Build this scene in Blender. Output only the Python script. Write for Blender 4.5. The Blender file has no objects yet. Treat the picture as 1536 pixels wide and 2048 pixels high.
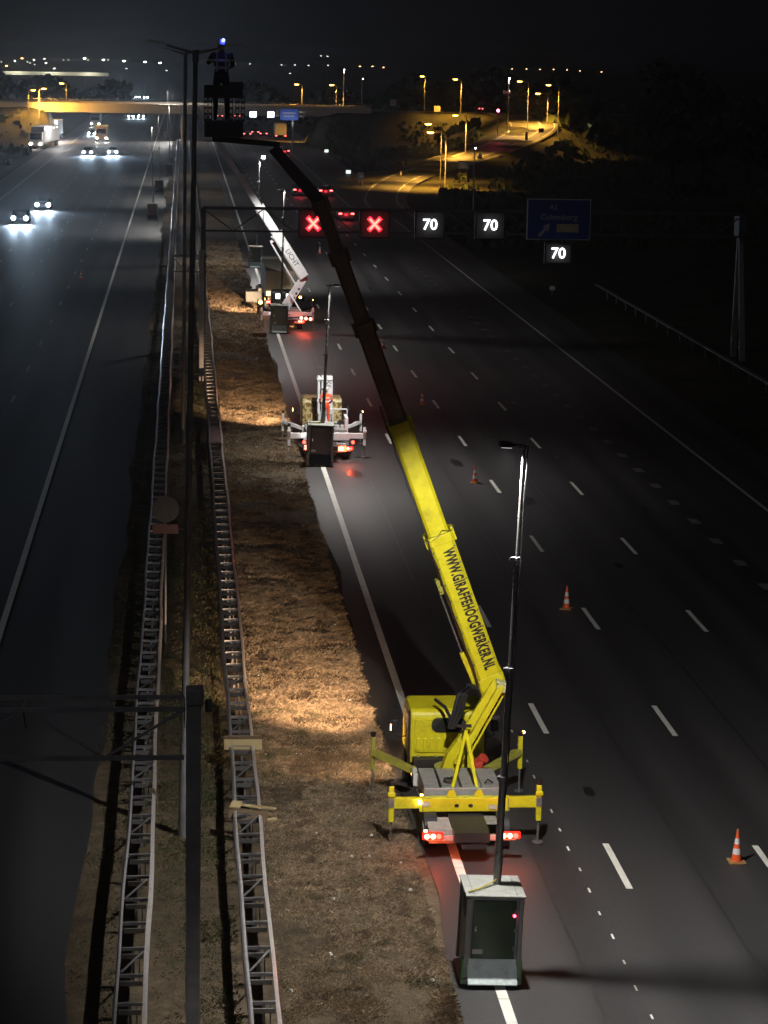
import bpy, bmesh, math, random
import numpy as np
from mathutils import Vector, Matrix
random.seed(7); rng = np.random.default_rng(7)
S = bpy.context.scene
COL = S.collection
PI = math.pi

# ------------------------------------------------------------------ camera
CAM_H, PITCH, YAW, ROLL, FPX = 17.406, .18981, .08675, .018, 4722.0
cam = bpy.data.cameras.new('camera'); cam_o = bpy.data.objects.new('camera', cam); COL.objects.link(cam_o)
cam.sensor_fit = 'VERTICAL'; cam.sensor_height = 36.0; cam.lens = 36.0*FPX/2048.0
cam.clip_start = .5; cam.clip_end = 20000
_r = Vector((math.cos(YAW), -math.sin(YAW), 0))
_f = Vector((math.sin(YAW)*math.cos(PITCH), math.cos(YAW)*math.cos(PITCH), -math.sin(PITCH)))
_u = _r.cross(_f)
_R = _r*math.cos(ROLL)+_u*math.sin(ROLL); _U = _u*math.cos(ROLL)-_r*math.sin(ROLL)
cam_o.matrix_world = Matrix(((_R.x, _U.x, -_f.x, 0), (_R.y, _U.y, -_f.y, 0), (_R.z, _U.z, -_f.z, CAM_H), (0, 0, 0, 1)))
S.camera = cam_o
HAZE = .00024

# ------------------------------------------------------------------ night sky, added fill light, exposure
W = bpy.data.worlds.new('World'); S.world = W; W.use_nodes = True
wn, wl = W.node_tree.nodes, W.node_tree.links
wn.clear()
sky = wn.new('ShaderNodeTexSky'); sky.sky_type = 'NISHITA'; sky.sun_disc = False
sky.sun_elevation = math.radians(-4); sky.sun_rotation = math.radians(200)
hsv = wn.new('ShaderNodeHueSaturation'); hsv.inputs['Saturation'].default_value = .12
warm = wn.new('ShaderNodeMixRGB'); warm.blend_type = 'ADD'; warm.inputs['Fac'].default_value = 1
warm.inputs['Color2'].default_value = (.058, .051, .066, 1)
bg = wn.new('ShaderNodeBackground'); bg.inputs['Strength'].default_value = .032
wo = wn.new('ShaderNodeOutputWorld')
wl.new(sky.outputs[0], hsv.inputs['Color']); wl.new(hsv.outputs[0], warm.inputs['Color1'])
wl.new(warm.outputs[0], bg.inputs['Color']); wl.new(bg.outputs[0], wo.inputs['Surface'])
fill_sun = bpy.data.lights.new('fill_sun', 'SUN'); fill_sun.energy = .08; fill_sun.angle = math.radians(8); fill_sun.color = (.85, .88, 1)  # weak fill added from the camera side to lift the dark parts
fill_sun_o = bpy.data.objects.new('fill_sun', fill_sun); COL.objects.link(fill_sun_o); fill_sun_o.rotation_euler = (math.radians(35), math.radians(-20), 0)
fill_sun_o.location = (0, 0, 60)
S.view_settings.view_transform = 'Standard'; S.view_settings.look = 'None'; S.view_settings.exposure = 0
S.view_settings.gamma = 1; S.view_settings.use_curve_mapping = False
S.render.engine = 'CYCLES'
S.cycles.use_denoising = True; S.cycles.max_bounces = 4; S.cycles.diffuse_bounces = 2; S.cycles.glossy_bounces = 2
S.cycles.use_light_tree = True; S.cycles.sample_clamp_indirect = 3; S.cycles.caustics_reflective = False

# ------------------------------------------------------------------ helpers
CF = .025
def gz(x): return -CF*min(abs(x), 26)

_mats = {}
def mat(name, col, rough=.6, metal=0, var=.25, scale=6, bump=0, bscale=40, col2=None, spec=.5, dirt=0, coat=0):
    if name in _mats: return _mats[name]
    m = bpy.data.materials.new(name); m.use_nodes = True; _mats[name] = m
    n, l = m.node_tree.nodes, m.node_tree.links
    b = n['Principled BSDF']; b.inputs['Metallic'].default_value = metal
    b.inputs['Specular IOR Level'].default_value = spec; b.inputs['Coat Weight'].default_value = coat
    tc = n.new('ShaderNodeTexCoord'); ns = n.new('ShaderNodeTexNoise')
    ns.inputs['Scale'].default_value = scale; ns.inputs['Detail'].default_value = 6; ns.inputs['Roughness'].default_value = .65
    l.new(tc.outputs['Object'], ns.inputs['Vector'])
    r = n.new('ShaderNodeValToRGB'); r.color_ramp.elements[0].position = .3; r.color_ramp.elements[1].position = .72
    c2 = col2 or tuple(c*(1-var) for c in col); c1 = col if col2 else tuple(min(1, c*(1+var*.5)) for c in col)
    r.color_ramp.elements[0].color = (*c2, 1); r.color_ramp.elements[1].color = (*c1, 1)
    l.new(ns.outputs['Fac'], r.inputs['Fac']); out = r.outputs[0]
    if dirt:
        n2 = n.new('ShaderNodeTexNoise'); n2.inputs['Scale'].default_value = scale*.6; n2.inputs['Detail'].default_value = 8
        n2.inputs['Roughness'].default_value = .75
        l.new(tc.outputs['Object'], n2.inputs['Vector'])
        mr = n.new('ShaderNodeMapRange'); mr.inputs[1].default_value = .52; mr.inputs[2].default_value = .72; mr.inputs[4].default_value = dirt
        l.new(n2.outputs['Fac'], mr.inputs[0])
        mx = n.new('ShaderNodeMixRGB'); mx.inputs['Color2'].default_value = (.06, .05, .035, 1)
        l.new(mr.outputs[0], mx.inputs['Fac']); l.new(out, mx.inputs['Color1']); out = mx.outputs[0]
    l.new(out, b.inputs['Base Color'])
    rr = n.new('ShaderNodeMapRange'); rr.inputs[3].default_value = max(.03, rough-.1); rr.inputs[4].default_value = min(1, rough+.12)
    l.new(ns.outputs['Fac'], rr.inputs[0]); l.new(rr.outputs[0], b.inputs['Roughness'])
    if bump:
        nb = n.new('ShaderNodeTexNoise'); nb.inputs['Scale'].default_value = bscale; nb.inputs['Detail'].default_value = 4
        l.new(tc.outputs['Object'], nb.inputs['Vector'])
        bp = n.new('ShaderNodeBump'); bp.inputs['Strength'].default_value = bump; bp.inputs['Distance'].default_value = .02
        l.new(nb.outputs['Fac'], bp.inputs['Height']); l.new(bp.outputs[0], b.inputs['Normal'])
    return m

def emit(name, col, strength):
    if name in _mats: return _mats[name]
    m = bpy.data.materials.new(name); m.use_nodes = True; _mats[name] = m
    b = m.node_tree.nodes['Principled BSDF']; b.inputs['Base Color'].default_value = (*[c*.3 for c in col], 1)
    b.inputs['Emission Color'].default_value = (*col, 1); b.inputs['Emission Strength'].default_value = strength
    b.inputs['Roughness'].default_value = .3
    return m

class MB:
    def __init__(s): s.v = []; s.f = []; s.mi = []; s.cur = 0
    def add(s, vs, fs):
        o = len(s.v); s.v += [tuple(v) for v in vs]; s.f += [tuple(i+o for i in f) for f in fs]; s.mi += [s.cur]*len(fs); return s
    def box(s, c, d, rz=0, rx=0, ry=0, taper=1):
        hx, hy, hz = d[0]/2, d[1]/2, d[2]/2
        vs = [Vector((x*(taper if z > 0 else 1), y*(taper if z > 0 else 1), z)) for z in (-hz, hz) for y in (-hy, hy) for x in (-hx, hx)]
        if rz or rx or ry:
            M = Matrix.Rotation(rz, 3, 'Z') @ Matrix.Rotation(ry, 3, 'Y') @ Matrix.Rotation(rx, 3, 'X'); vs = [M@v for v in vs]
        C = Vector(c); vs = [v+C for v in vs]
        return s.add(vs, [(0, 2, 3, 1), (4, 5, 7, 6), (0, 1, 5, 4), (2, 6, 7, 3), (0, 4, 6, 2), (1, 3, 7, 5)])
    def beam(s, p0, p1, w, h, n=(0, -1, 0), w1=None, h1=None, ch=0):
        p0, p1 = Vector(p0), Vector(p1); d = (p1-p0).normalized(); n = Vector(n)
        n = (n-d*n.dot(d)); n = n.normalized() if n.length > 1e-6 else Vector((1, 0, 0)); sd = n.cross(d)
        vs = []
        for p, ww, hh in ((p0, w, h), (p1, w1 or w, h1 or h)):
            if ch:
                k = ch
                pts = [(-ww/2+k, -hh/2), (ww/2-k, -hh/2), (ww/2, -hh/2+k), (ww/2, hh/2-k), (ww/2-k, hh/2), (-ww/2+k, hh/2), (-ww/2, hh/2-k), (-ww/2, -hh/2+k)]
            else: pts = [(-ww/2, -hh/2), (ww/2, -hh/2), (ww/2, hh/2), (-ww/2, hh/2)]
            vs += [p+sd*a+n*b for a, b in pts]
        k = len(vs)//2
        fs = [tuple(range(k))[::-1], tuple(range(k, 2*k))]+[(i, (i+1) % k, (i+1) % k+k, i+k) for i in range(k)]
        return s.add(vs, fs)
    def cyl(s, p0, p1, r0, r1=None, n=12):
        p0, p1 = Vector(p0), Vector(p1); d = (p1-p0).normalized()
        a = d.orthogonal().normalized(); b = d.cross(a); r1 = r0 if r1 is None else r1
        vs = [p+a*math.cos(2*PI*i/n)*r+b*math.sin(2*PI*i/n)*r for p, r in ((p0, r0), (p1, r1)) for i in range(n)]
        return s.add(vs, [tuple(range(n))[::-1], tuple(range(n, 2*n))]+[(i, (i+1) % n, (i+1) % n+n, i+n) for i in range(n)])
    def tube(s, pts, r, n=6):
        pts = [Vector(p) for p in pts]; rings = []
        for i, p in enumerate(pts):
            d = (pts[min(i+1, len(pts)-1)]-pts[max(i-1, 0)]).normalized()
            a = Vector((0, 0, 1)) if abs(d.z) < .9 else Vector((1, 0, 0)); a = (a-d*a.dot(d)).normalized(); b = d.cross(a)
            rings.append([p+a*math.cos(2*PI*j/n)*r+b*math.sin(2*PI*j/n)*r for j in range(n)])
        vs = [v for g in rings for v in g]; fs = []
        for i in range(len(pts)-1):
            for j in range(n): fs.append((i*n+j, i*n+(j+1) % n, (i+1)*n+(j+1) % n, (i+1)*n+j))
        fs += [tuple(range(n))[::-1], tuple(range(len(vs)-n, len(vs)))]
        return s.add(vs, fs)
    def prism(s, poly, axis, a0, a1):   # polygon extruded along an axis; axis 0: poly=(y,z); 1: (x,z); 2: (x,y)
        def P(q, a): return (a, q[0], q[1]) if axis == 0 else ((q[0], a, q[1]) if axis == 1 else (q[0], q[1], a))
        k = len(poly); vs = [P(q, a0) for q in poly]+[P(q, a1) for q in poly]
        return s.add(vs, [tuple(range(k))[::-1], tuple(range(k, 2*k))]+[(i, (i+1) % k, (i+1) % k+k, i+k) for i in range(k)])
    def build(s, name, mats, parent=None, smooth=False, bevel=0, label=None):
        me = bpy.data.meshes.new(name); me.from_pydata(s.v, [], s.f)
        if not isinstance(mats, (list, tuple)): mats = [mats]
        for m in mats: me.materials.append(m)
        if len(mats) > 1: me.polygons.foreach_set('material_index', s.mi)
        bm = bmesh.new(); bm.from_mesh(me); bmesh.ops.recalc_face_normals(bm, faces=bm.faces); bm.to_mesh(me); bm.free()
        if smooth: me.shade_smooth()
        o = bpy.data.objects.new(name, me); COL.objects.link(o)
        if parent: o.parent = parent
        if bevel:
            b = o.modifiers.new('edge', 'BEVEL'); b.width = bevel; b.segments = 2; b.limit_method = 'ANGLE'
        if smooth:
            try: me.set_sharp_from_angle(angle=math.radians(40))
            except Exception: pass
        if label: o['label'] = label
        return o

def thing(name, label, cat, loc=(0, 0, 0), rz=0, group=None, tilt=0):
    o = bpy.data.objects.new(name, None); COL.objects.link(o); o.location = loc; o.rotation_euler = (0, tilt, rz)
    o.empty_display_size = .3
    o['label'] = label; o['category'] = cat
    if group: o['group'] = group
    return o
def tag(o, label=None, cat=None, group=None, kind=None):
    if label: o['label'] = label
    if cat: o['category'] = cat
    if group: o['group'] = group
    if kind: o['kind'] = kind
    return o
def dup(root, label, loc, rz=None, group=None, tilt=None):
    r = root.copy(); COL.objects.link(r); r.location = loc
    if rz is not None or tilt is not None:
        r.rotation_euler = (0, tilt if tilt is not None else root.rotation_euler[1], rz if rz is not None else root.rotation_euler[2])
    r['label'] = label
    if group: r['group'] = group
    for ch in list(root.children):
        c = ch.copy(); COL.objects.link(c); c.parent = r
        for g in ch.children:
            d = g.copy(); COL.objects.link(d); d.parent = c
    return r
def text(s, name, size, m, parent, loc, xdir, ydir, extrude=.004, bold=.0, align='CENTER', spacing=1, sx=1):
    cu = bpy.data.curves.new(name, 'FONT'); cu.body = s; cu.size = size; cu.extrude = extrude; cu.offset = bold
    cu.align_x = align; cu.align_y = 'CENTER'; cu.space_character = spacing; cu.resolution_u = 3
    cu.materials.append(m)
    o = bpy.data.objects.new(name, cu); COL.objects.link(o)
    x = Vector(xdir).normalized(); y = Vector(ydir); y = (y-x*y.dot(x)).normalized(); z = x.cross(y)
    M = Matrix(((x.x*sx, y.x, z.x, loc[0]), (x.y*sx, y.y, z.y, loc[1]), (x.z*sx, y.z, z.z, loc[2]), (0, 0, 0, 1)))
    bpy.context.view_layer.update()
    me = bpy.data.meshes.new_from_object(o); me.name = name
    me.materials.clear(); me.materials.append(m)
    bpy.data.objects.remove(o); bpy.data.curves.remove(cu)
    o = bpy.data.objects.new(name, me); COL.objects.link(o)
    if parent: o.parent = parent
    o.matrix_local = M
    return o
def light(name, kind, loc, energy, col, target=None, size=.1, spot=90, blend=.4, scale=None, parent=None):
    d = bpy.data.lights.new(name, kind); d.energy = energy; d.color = col
    if kind in ('POINT', 'SPOT'): d.shadow_soft_size = size
    if kind == 'SPOT': d.spot_size = math.radians(spot); d.spot_blend = blend
    o = bpy.data.objects.new(name, d); COL.objects.link(o); o.location = loc
    if target is not None:
        o.rotation_euler = (Vector(target)-Vector(loc)).to_track_quat('-Z', 'Y').to_euler()
    if scale: o.scale = scale
    if parent: o.parent = parent
    return o
COOL = (.84, .93, 1.0); NEUT = (1, .96, .92); WARM = (1, .72, .42); SOD = (1, .56, .12); RED = (1, .03, .04)

# ------------------------------------------------------------------ materials
GALV = mat('galvanised_steel', (.34, .34, .35), .42, .75, .3, 9, .15, 60, dirt=.35)
GALV_D = mat('weathered_steel', (.2, .2, .2), .55, .5, .3, 5, .1, 50, dirt=.5)
YEL = mat('yellow_paint', (.68, .60, .015), .38, 0, .16, 4, .06, 30, dirt=.38, coat=.15)
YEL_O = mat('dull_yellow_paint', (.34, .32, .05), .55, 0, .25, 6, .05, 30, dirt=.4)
WHT = mat('white_paint', (.72, .74, .74), .4, 0, .1, 4, .04, 30, dirt=.15)
BLK = mat('black_rubber', (.018, .018, .02), .55, 0, .3, 8, .1, 50)
DARK = mat('dark_steel', (.035, .033, .033), .5, .3, .3, 8, .05, 50)
ALU = mat('ribbed_aluminium', (.48, .47, .46), .45, .55, .2, 5, .12, 80, dirt=.35)
GLASS = mat('tinted_glass', (.02, .022, .025), .08, 0, .2, 2, 0, spec=.8)
ORNG = mat('orange_plastic', (.9, .13, .03), .5, 0, .15, 6)
REFLW = mat('white_sheeting', (.78, .78, .78), .35, 0, .06, 6)
CHROME = mat('bare_aluminium', (.62, .61, .58), .25, .9, .1, 6)
CREAM = mat('cream_board', (.42, .33, .17), .7, 0, .15, 8, .1, 60, dirt=.2)
SIGNB = mat('sign_blue', (.02, .045, .22), .4, 0, .15, 3)
CONC = mat('concrete', (.36, .34, .30), .8, 0, .2, .7, .15, 6, dirt=.25)

def ground_mat(name, cols, scale, bump, rough=.95, big=.12):
    m = bpy.data.materials.new(name); m.use_nodes = True
    n, l = m.node_tree.nodes, m.node_tree.links; b = n['Principled BSDF']; b.inputs['Roughness'].default_value = rough
    b.inputs['Specular IOR Level'].default_value = .15
    tc = n.new('ShaderNodeTexCoord')
    a = n.new('ShaderNodeTexNoise'); a.inputs['Scale'].default_value = scale; a.inputs['Detail'].default_value = 10; a.inputs['Roughness'].default_value = .75
    c = n.new('ShaderNodeTexNoise'); c.inputs['Scale'].default_value = big; c.inputs['Detail'].default_value = 5
    l.new(tc.outputs['Object'], a.inputs['Vector']); l.new(tc.outputs['Object'], c.inputs['Vector'])
    mx = n.new('ShaderNodeMath'); mx.operation = 'MULTIPLY_ADD'; mx.inputs[1].default_value = .6
    sc = n.new('ShaderNodeMath'); sc.operation = 'MULTIPLY'; sc.inputs[1].default_value = .4
    l.new(a.outputs['Fac'], mx.inputs[0]); l.new(c.outputs['Fac'], sc.inputs[0]); l.new(sc.outputs[0], mx.inputs[2])
    r = n.new('ShaderNodeValToRGB'); e = r.color_ramp.elements
    e[0].position = .38; e[0].color = (*cols[0], 1); e[1].position = .62; e[1].color = (*cols[2], 1)
    q = e.new(.5); q.color = (*cols[1], 1)
    l.new(mx.outputs[0], r.inputs['Fac']); l.new(r.outputs[0], b.inputs['Base Color'])
    bp = n.new('ShaderNodeBump'); bp.inputs['Strength'].default_value = bump; bp.inputs['Distance'].default_value = .06
    l.new(a.outputs['Fac'], bp.inputs['Height']); l.new(bp.outputs[0], b.inputs['Normal'])
    return m
SOIL = ground_mat('dry_turf', ((.035, .028, .018), (.085, .065, .042), (.17, .13, .085)), 2.6, 1.0)
def asphalt_mat():
    m = bpy.data.materials.new('asphalt'); m.use_nodes = True
    n, l = m.node_tree.nodes, m.node_tree.links; b = n['Principled BSDF']
    tc = n.new('ShaderNodeTexCoord')
    mp = n.new('ShaderNodeMapping'); mp.inputs['Scale'].default_value = (.55, .03, 1); l.new(tc.outputs['Object'], mp.inputs[0])
    big = n.new('ShaderNodeTexNoise'); big.inputs['Scale'].default_value = 1; big.inputs['Detail'].default_value = 6; l.new(mp.outputs[0], big.inputs['Vector'])
    fine = n.new('ShaderNodeTexNoise'); fine.inputs['Scale'].default_value = 16; fine.inputs['Detail'].default_value = 8; fine.inputs['Roughness'].default_value = .8
    l.new(tc.outputs['Object'], fine.inputs['Vector'])
    vor = n.new('ShaderNodeTexVoronoi'); vor.inputs['Scale'].default_value = 45; l.new(tc.outputs['Object'], vor.inputs['Vector'])
    ad = n.new('ShaderNodeMath'); ad.operation = 'MULTIPLY_ADD'; ad.inputs[1].default_value = .5
    l.new(fine.outputs['Fac'], ad.inputs[0])
    hb = n.new('ShaderNodeMath'); hb.operation = 'MULTIPLY'; hb.inputs[1].default_value = .5; l.new(big.outputs['Fac'], hb.inputs[0])
    l.new(hb.outputs[0], ad.inputs[2])
    r = n.new('ShaderNodeValToRGB'); r.color_ramp.elements[0].position = .33; r.color_ramp.elements[1].position = .68
    r.color_ramp.elements[0].color = (.023, .022, .023, 1); r.color_ramp.elements[1].color = (.080, .077, .077, 1)
    l.new(ad.outputs[0], r.inputs['Fac'])
    sp = n.new('ShaderNodeMapRange'); sp.inputs[1].default_value = .05; sp.inputs[2].default_value = .3; sp.inputs[3].default_value = 1.9; sp.inputs[4].default_value = .8
    l.new(vor.outputs['Distance'], sp.inputs[0])
    mu = n.new('ShaderNodeMixRGB'); mu.blend_type = 'MULTIPLY'; mu.inputs['Fac'].default_value = 1
    l.new(r.outputs[0], mu.inputs['Color1']); l.new(sp.outputs[0], mu.inputs['Color2'])
    sx = n.new('ShaderNodeSeparateXYZ'); l.new(tc.outputs['Object'], sx.inputs[0])
    ph = n.new('ShaderNodeMath'); ph.operation = 'MULTIPLY_ADD'; ph.inputs[1].default_value = 2*PI/1.75; ph.inputs[2].default_value = .6; l.new(sx.outputs['X'], ph.inputs[0])
    sn = n.new('ShaderNodeMath'); sn.operation = 'SINE'; l.new(ph.outputs[0], sn.inputs[0])
    tk = n.new('ShaderNodeMapRange'); tk.inputs[1].default_value = -1; tk.inputs[2].default_value = 1; tk.inputs[3].default_value = .80; tk.inputs[4].default_value = 1.14; l.new(sn.outputs[0], tk.inputs[0])
    m2 = n.new('ShaderNodeMixRGB'); m2.blend_type = 'MULTIPLY'; m2.inputs['Fac'].default_value = 1
    l.new(mu.outputs[0], m2.inputs['Color1']); l.new(tk.outputs[0], m2.inputs['Color2']); l.new(m2.outputs[0], b.inputs['Base Color'])
    rr = n.new('ShaderNodeMapRange'); rr.inputs[3].default_value = .48; rr.inputs[4].default_value = .72; l.new(big.outputs['Fac'], rr.inputs[0])
    l.new(rr.outputs[0], b.inputs['Roughness'])
    bp = n.new('ShaderNodeBump'); bp.inputs['Strength'].default_value = .35; bp.inputs['Distance'].default_value = .01
    l.new(fine.outputs['Fac'], bp.inputs['Height']); l.new(bp.outputs[0], b.inputs['Normal'])
    return m
ASPH = asphalt_mat()
PAINT = mat('road_paint', (.82, .82, .74), .5, 0, .12, 3, .1, 60, dirt=.2)
PAINT_OLD = mat('worn_road_paint', (.42, .42, .38), .7, 0, .3, 5, .1, 60, dirt=.5)

# ------------------------------------------------------------------ setting: terrain, roads, markings
RAMP = [(24.8, 270, -.6), (25.0, 288, -.6), (25.6, 306, -.6), (29.2, 338, -.55), (35.2, 368, -.25), (43, 393, .3), (52, 417, 1.4), (60.5, 440, 2.9), (66.5, 460, 4.4), (68.5, 479, 5.7), (67.5, 499, 6.5)]
OVER_Y = 503.0
def path_h(X, Y, path, half, slope):
    best = np.full(X.shape, -1e9)
    for (x0, y0, z0), (x1, y1, z1) in zip(path[:-1], path[1:]):
        dx, dy = x1-x0, y1-y0; L = dx*dx+dy*dy
        t = np.clip(((X-x0)*dx+(Y-y0)*dy)/L, 0, 1)
        d = np.hypot(X-(x0+t*dx), Y-(y0+t*dy)); z = z0+t*(z1-z0)
        best = np.maximum(best, z-.12-slope*np.maximum(0, d-half))
    return best
ax = lambda a, b, s: list(np.arange(a, b, s))
xs = sorted(set([-4000, -1500, -600]+ax(-300, -36, 12)+ax(-36, -26, 2)+[-26, 0, 26]+ax(28, 100, 2)+ax(100, 260, 10)+[400, 900, 2500, 5000]))
ys = sorted(set([-200, -50, 60, 140]+ax(200, 260, 10)+ax(260, 520, 3)+ax(520, 640, 8)+[700, 850, 1100, 1600, 2500, 4000, 8000]))
GX, GY = np.meshgrid(np.array(xs, float), np.array(ys, float))
base = -CF*np.minimum(np.abs(GX), 26)-.04
hts = np.maximum(base, path_h(GX, GY, RAMP[4:], 5.5, .42))
hts = np.maximum(hts, path_h(GX, GY, [(37, OVER_Y, 6.5), (900, OVER_Y+25, 6.3)], 8, .45))
hts = np.maximum(hts, path_h(GX, GY, [(-36, OVER_Y, 6.5), (-900, OVER_Y+20, 6.3)], 8, .45))
hts = np.where((np.abs(GX) > 27) & (hts > base+.3), hts+.25*np.sin(GX*.37+GY*.21)*np.cos(GX*.13-GY*.29), hts)
hts = np.where((np.abs(GX) <= 26.5), base, hts)
nx, ny = len(xs), len(ys)
me = bpy.data.meshes.new('ground')
me.from_pydata([(float(a), float(b), float(c)) for a, b, c in zip(GX.ravel(), GY.ravel(), hts.ravel())], [],
               [(j*nx+i, j*nx+i+1, (j+1)*nx+i+1, (j+1)*nx+i) for j in range(ny-1) for i in range(nx-1)])
me.materials.append(SOIL)
me.materials.append(ground_mat('dark_scrub', ((.012, .014, .007), (.028, .028, .014), (.055, .046, .024)), 1.2, 1.0, big=.3))
me.polygons.foreach_set('material_index', [1 if (abs(p.center.x) > 26 or p.center.y > 560) else 0 for p in me.polygons]); me.shade_smooth()
ground = bpy.data.objects.new('ground', me); COL.objects.link(ground); ground['kind'] = 'structure'

def strip(name, x0, x1, y0, y1, m, dz=0, step=None):
    b = MB(); n = 1 if step is None else int((y1-y0)/step)
    for k in range(n):
        a, c = y0+(y1-y0)*k/n, y0+(y1-y0)*(k+1)/n
        b.add([(x0, a, gz(x0)+dz), (x1, a, gz(x1)+dz), (x1, c, gz(x1)+dz), (x0, c, gz(x0)+dz)], [(0, 1, 2, 3)])
    return b.build(name, m)
EDGE = [5.3+.12*math.sin(k*.9)+.10*math.sin(k*2.3+1) for k in range(400)]
b = MB()
for k in range(240):
    y0 = -40+k*4; y1 = y0+4; x0, x1 = EDGE[k], EDGE[k+1]
    b.add([(x0, y0, gz(x0)), (26, y0, gz(26)), (26, y1, gz(26)), (x1, y1, gz(x1))], [(0, 1, 2, 3)])
    b.add([(26, y0, gz(26)), (27.4, y0, gz(26)), (27.4, y1, gz(26)), (26, y1, gz(26))], [(0, 1, 2, 3)])
tag(b.build('road', ASPH), kind='structure')
b = MB()
for k in range(240):
    y0 = -40+k*4; y1 = y0+4; x0, x1 = -EDGE[k+50]+3.2, -EDGE[k+51]+3.2
    b.add([(x0, y0, gz(x0)), (-26, y0, gz(26)), (-26, y1, gz(26)), (x1, y1, gz(x1))], [(0, 1, 2, 3)])
tag(b.build('road', ASPH), kind='structure')
# ramp road
def ribbon(path, offs0, offs1, dz, m, name, dash=None):
    P = [Vector(p) for p in path]
    fine = []
    for i in range(len(P)-1):
        p0, p1, p2, p3 = P[max(i-1, 0)], P[i], P[i+1], P[min(i+2, len(P)-1)]
        for k in range(8):
            t = k/8; fine.append(.5*((2*p1)+(-p0+p2)*t+(2*p0-5*p1+4*p2-p3)*t*t+(-p0+3*p1-3*p2+p3)*t**3))
    fine.append(P[-1]); b = MB()
    o0 = np.interp(np.linspace(0, 1, len(fine)), np.linspace(0, 1, len(offs0)), offs0)
    o1 = np.interp(np.linspace(0, 1, len(fine)), np.linspace(0, 1, len(offs1)), offs1)
    row = []
    for i, p in enumerate(fine):
        d = (fine[min(i+1, len(fine)-1)]-fine[max(i-1, 0)]); d.z = 0; d.normalize(); sd = Vector((d.y, -d.x, 0))
        row.append((p+sd*o0[i]+Vector((0, 0, dz)), p+sd*o1[i]+Vector((0, 0, dz))))
    for i in range(len(row)-1):
        b.add([row[i][0], row[i][1], row[i+1][1], row[i+1][0]], [(0, 1, 2, 3)])
    return b.build(name, m)
tag(ribbon(RAMP, [-2.6, -2.8, -3.2, -4.5], [2.6, 3.6, 5.5, 6.5], .03, ASPH, 'ramp_road'), kind='structure')
tag(ribbon(RAMP, [-2.2, -2.3, -2.7, -4.0], [-2.0, -2.1, -2.5, -3.8], .036, PAINT_OLD, 'road_marking'), kind='structure')
tag(ribbon(RAMP, [1.7, 1.9, 2.2, 2.6], [1.9, 2.1, 2.4, 2.8], .036, PAINT_OLD, 'road_marking'), kind='structure')
tag(ribbon(RAMP[5:], [4.0, 4.8, 5.8], [4.2, 5.0, 6.0], .036, PAINT_OLD, 'road_marking'), kind='structure')
# over road on the embankment to the right
def flat(name, x0, x1, y0, y1, z, m): return MB().add([(x0, y0, z), (x1, y0, z), (x1, y1, z), (x0, y1, z)], [(0, 1, 2, 3)]).build(name, m)
tag(flat('road', 37, 300, OVER_Y-6, OVER_Y+6, 6.52, ASPH), kind='structure')

def paint(name, rects, m, dz=.006):
    b = MB()
    for x0, x1, y0, y1 in rects:
        b.add([(x0, y0, gz(x0)+dz), (x1, y0, gz(x1)+dz), (x1, y1, gz(x1)+dz), (x0, y1, gz(x0)+dz)], [(0, 1, 2, 3)])
    return tag(b.build(name, m), kind='structure')
LX = (9.71, 13.21, 16.71); EX = 6.11; D0 = 51.26
rects = []
y = 38.0
while y < 900:
    L = 1.9+.25*math.sin(y); rects.append((EX-.1, EX+.11, y, min(y+L, 900)-.018)); y += L      # solid edge line with joints
paint('edge_line', rects, PAINT)
rs = []
for x in LX:
    for k in range(-2, 50):
        y0 = D0+12*k-3; rs.append((x-.075, x+.075, y0, y0+3.0))
paint('lane_marking', rs, PAINT)
paint('block_marking', [(20.15, 20.55, 141.9+3.95*k-40*3.95, 142.9+3.95*k-40*3.95) for k in range(80) if 141.9+3.95*k-40*3.95 > 60], mat('faded_block_paint', (.17, .17, .16), .7, 0, .4, 6, dirt=.6))
paint('edge_line', [(23.93, 24.1, 36, 272)], PAINT_OLD)
paint('edge_line', [(20.3, 20.5, 282, 900)], PAINT_OLD)
paint('edge_line', [(-5.68, -5.48, 36, 900)], PAINT)
paint('edge_line', [(-22.6, -22.4, 36, 900)], PAINT_OLD)
paint('lane_marking', [(x-.06, x+.06, 228.8+12*k-192, 231.4+12*k-192) for x in (-8.72, -12.2, -15.7) for k in range(60)], PAINT_OLD)
SEAM = mat('joint_sealant', (.014, .014, .015), .35, 0, .3, 3)
for xx in (7.94, 11.46, 14.97, 18.6):
    bb = MB(); yy = 38.0
    while yy < 330:
        ln = 2.0+random.random()*3; o_ = .02*math.sin(yy*.21+xx)+random.uniform(-.006, .006)
        bb.add([(xx+o_-.012, yy, gz(xx)+.003), (xx+o_+.012, yy, gz(xx)+.003), (xx+o_+.012, yy+ln, gz(xx)+.003), (xx+o_-.012, yy+ln, gz(xx)+.003)], [(0, 1, 2, 3)]); yy += ln+(random.random()*1.5 if random.random() < .3 else 0)
    tag(bb.build('road_seam', SEAM), kind='structure')
bb = MB()
for k in range(26):
    xx, yy, w_, l_ = random.uniform(7, 19), random.uniform(40, 190), random.uniform(.1, .5), random.uniform(.2, 1.6); n_ = 9
    pts = [(xx+w_*math.cos(a*2*PI/n_)*random.uniform(.6, 1), yy+l_*math.sin(a*2*PI/n_)*random.uniform(.6, 1)) for a in range(n_)]
    bb.add([(p, q, gz(p)+.004) for p, q in pts], [tuple(range(n_))])
tag(bb.build('oil_stain', mat('oil_stain', (.018, .017, .017), .35, 0, .3, 5)), kind='structure')
# ground-out stripe remains
paint('worn_stripe', [(8.78+.02*(k % 3)-.025, 8.78+.02*(k % 3)+.02, 38.4+1.37*k, 38.62+1.37*k+.06*(k % 2)) for k in range(22)], PAINT)

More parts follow.
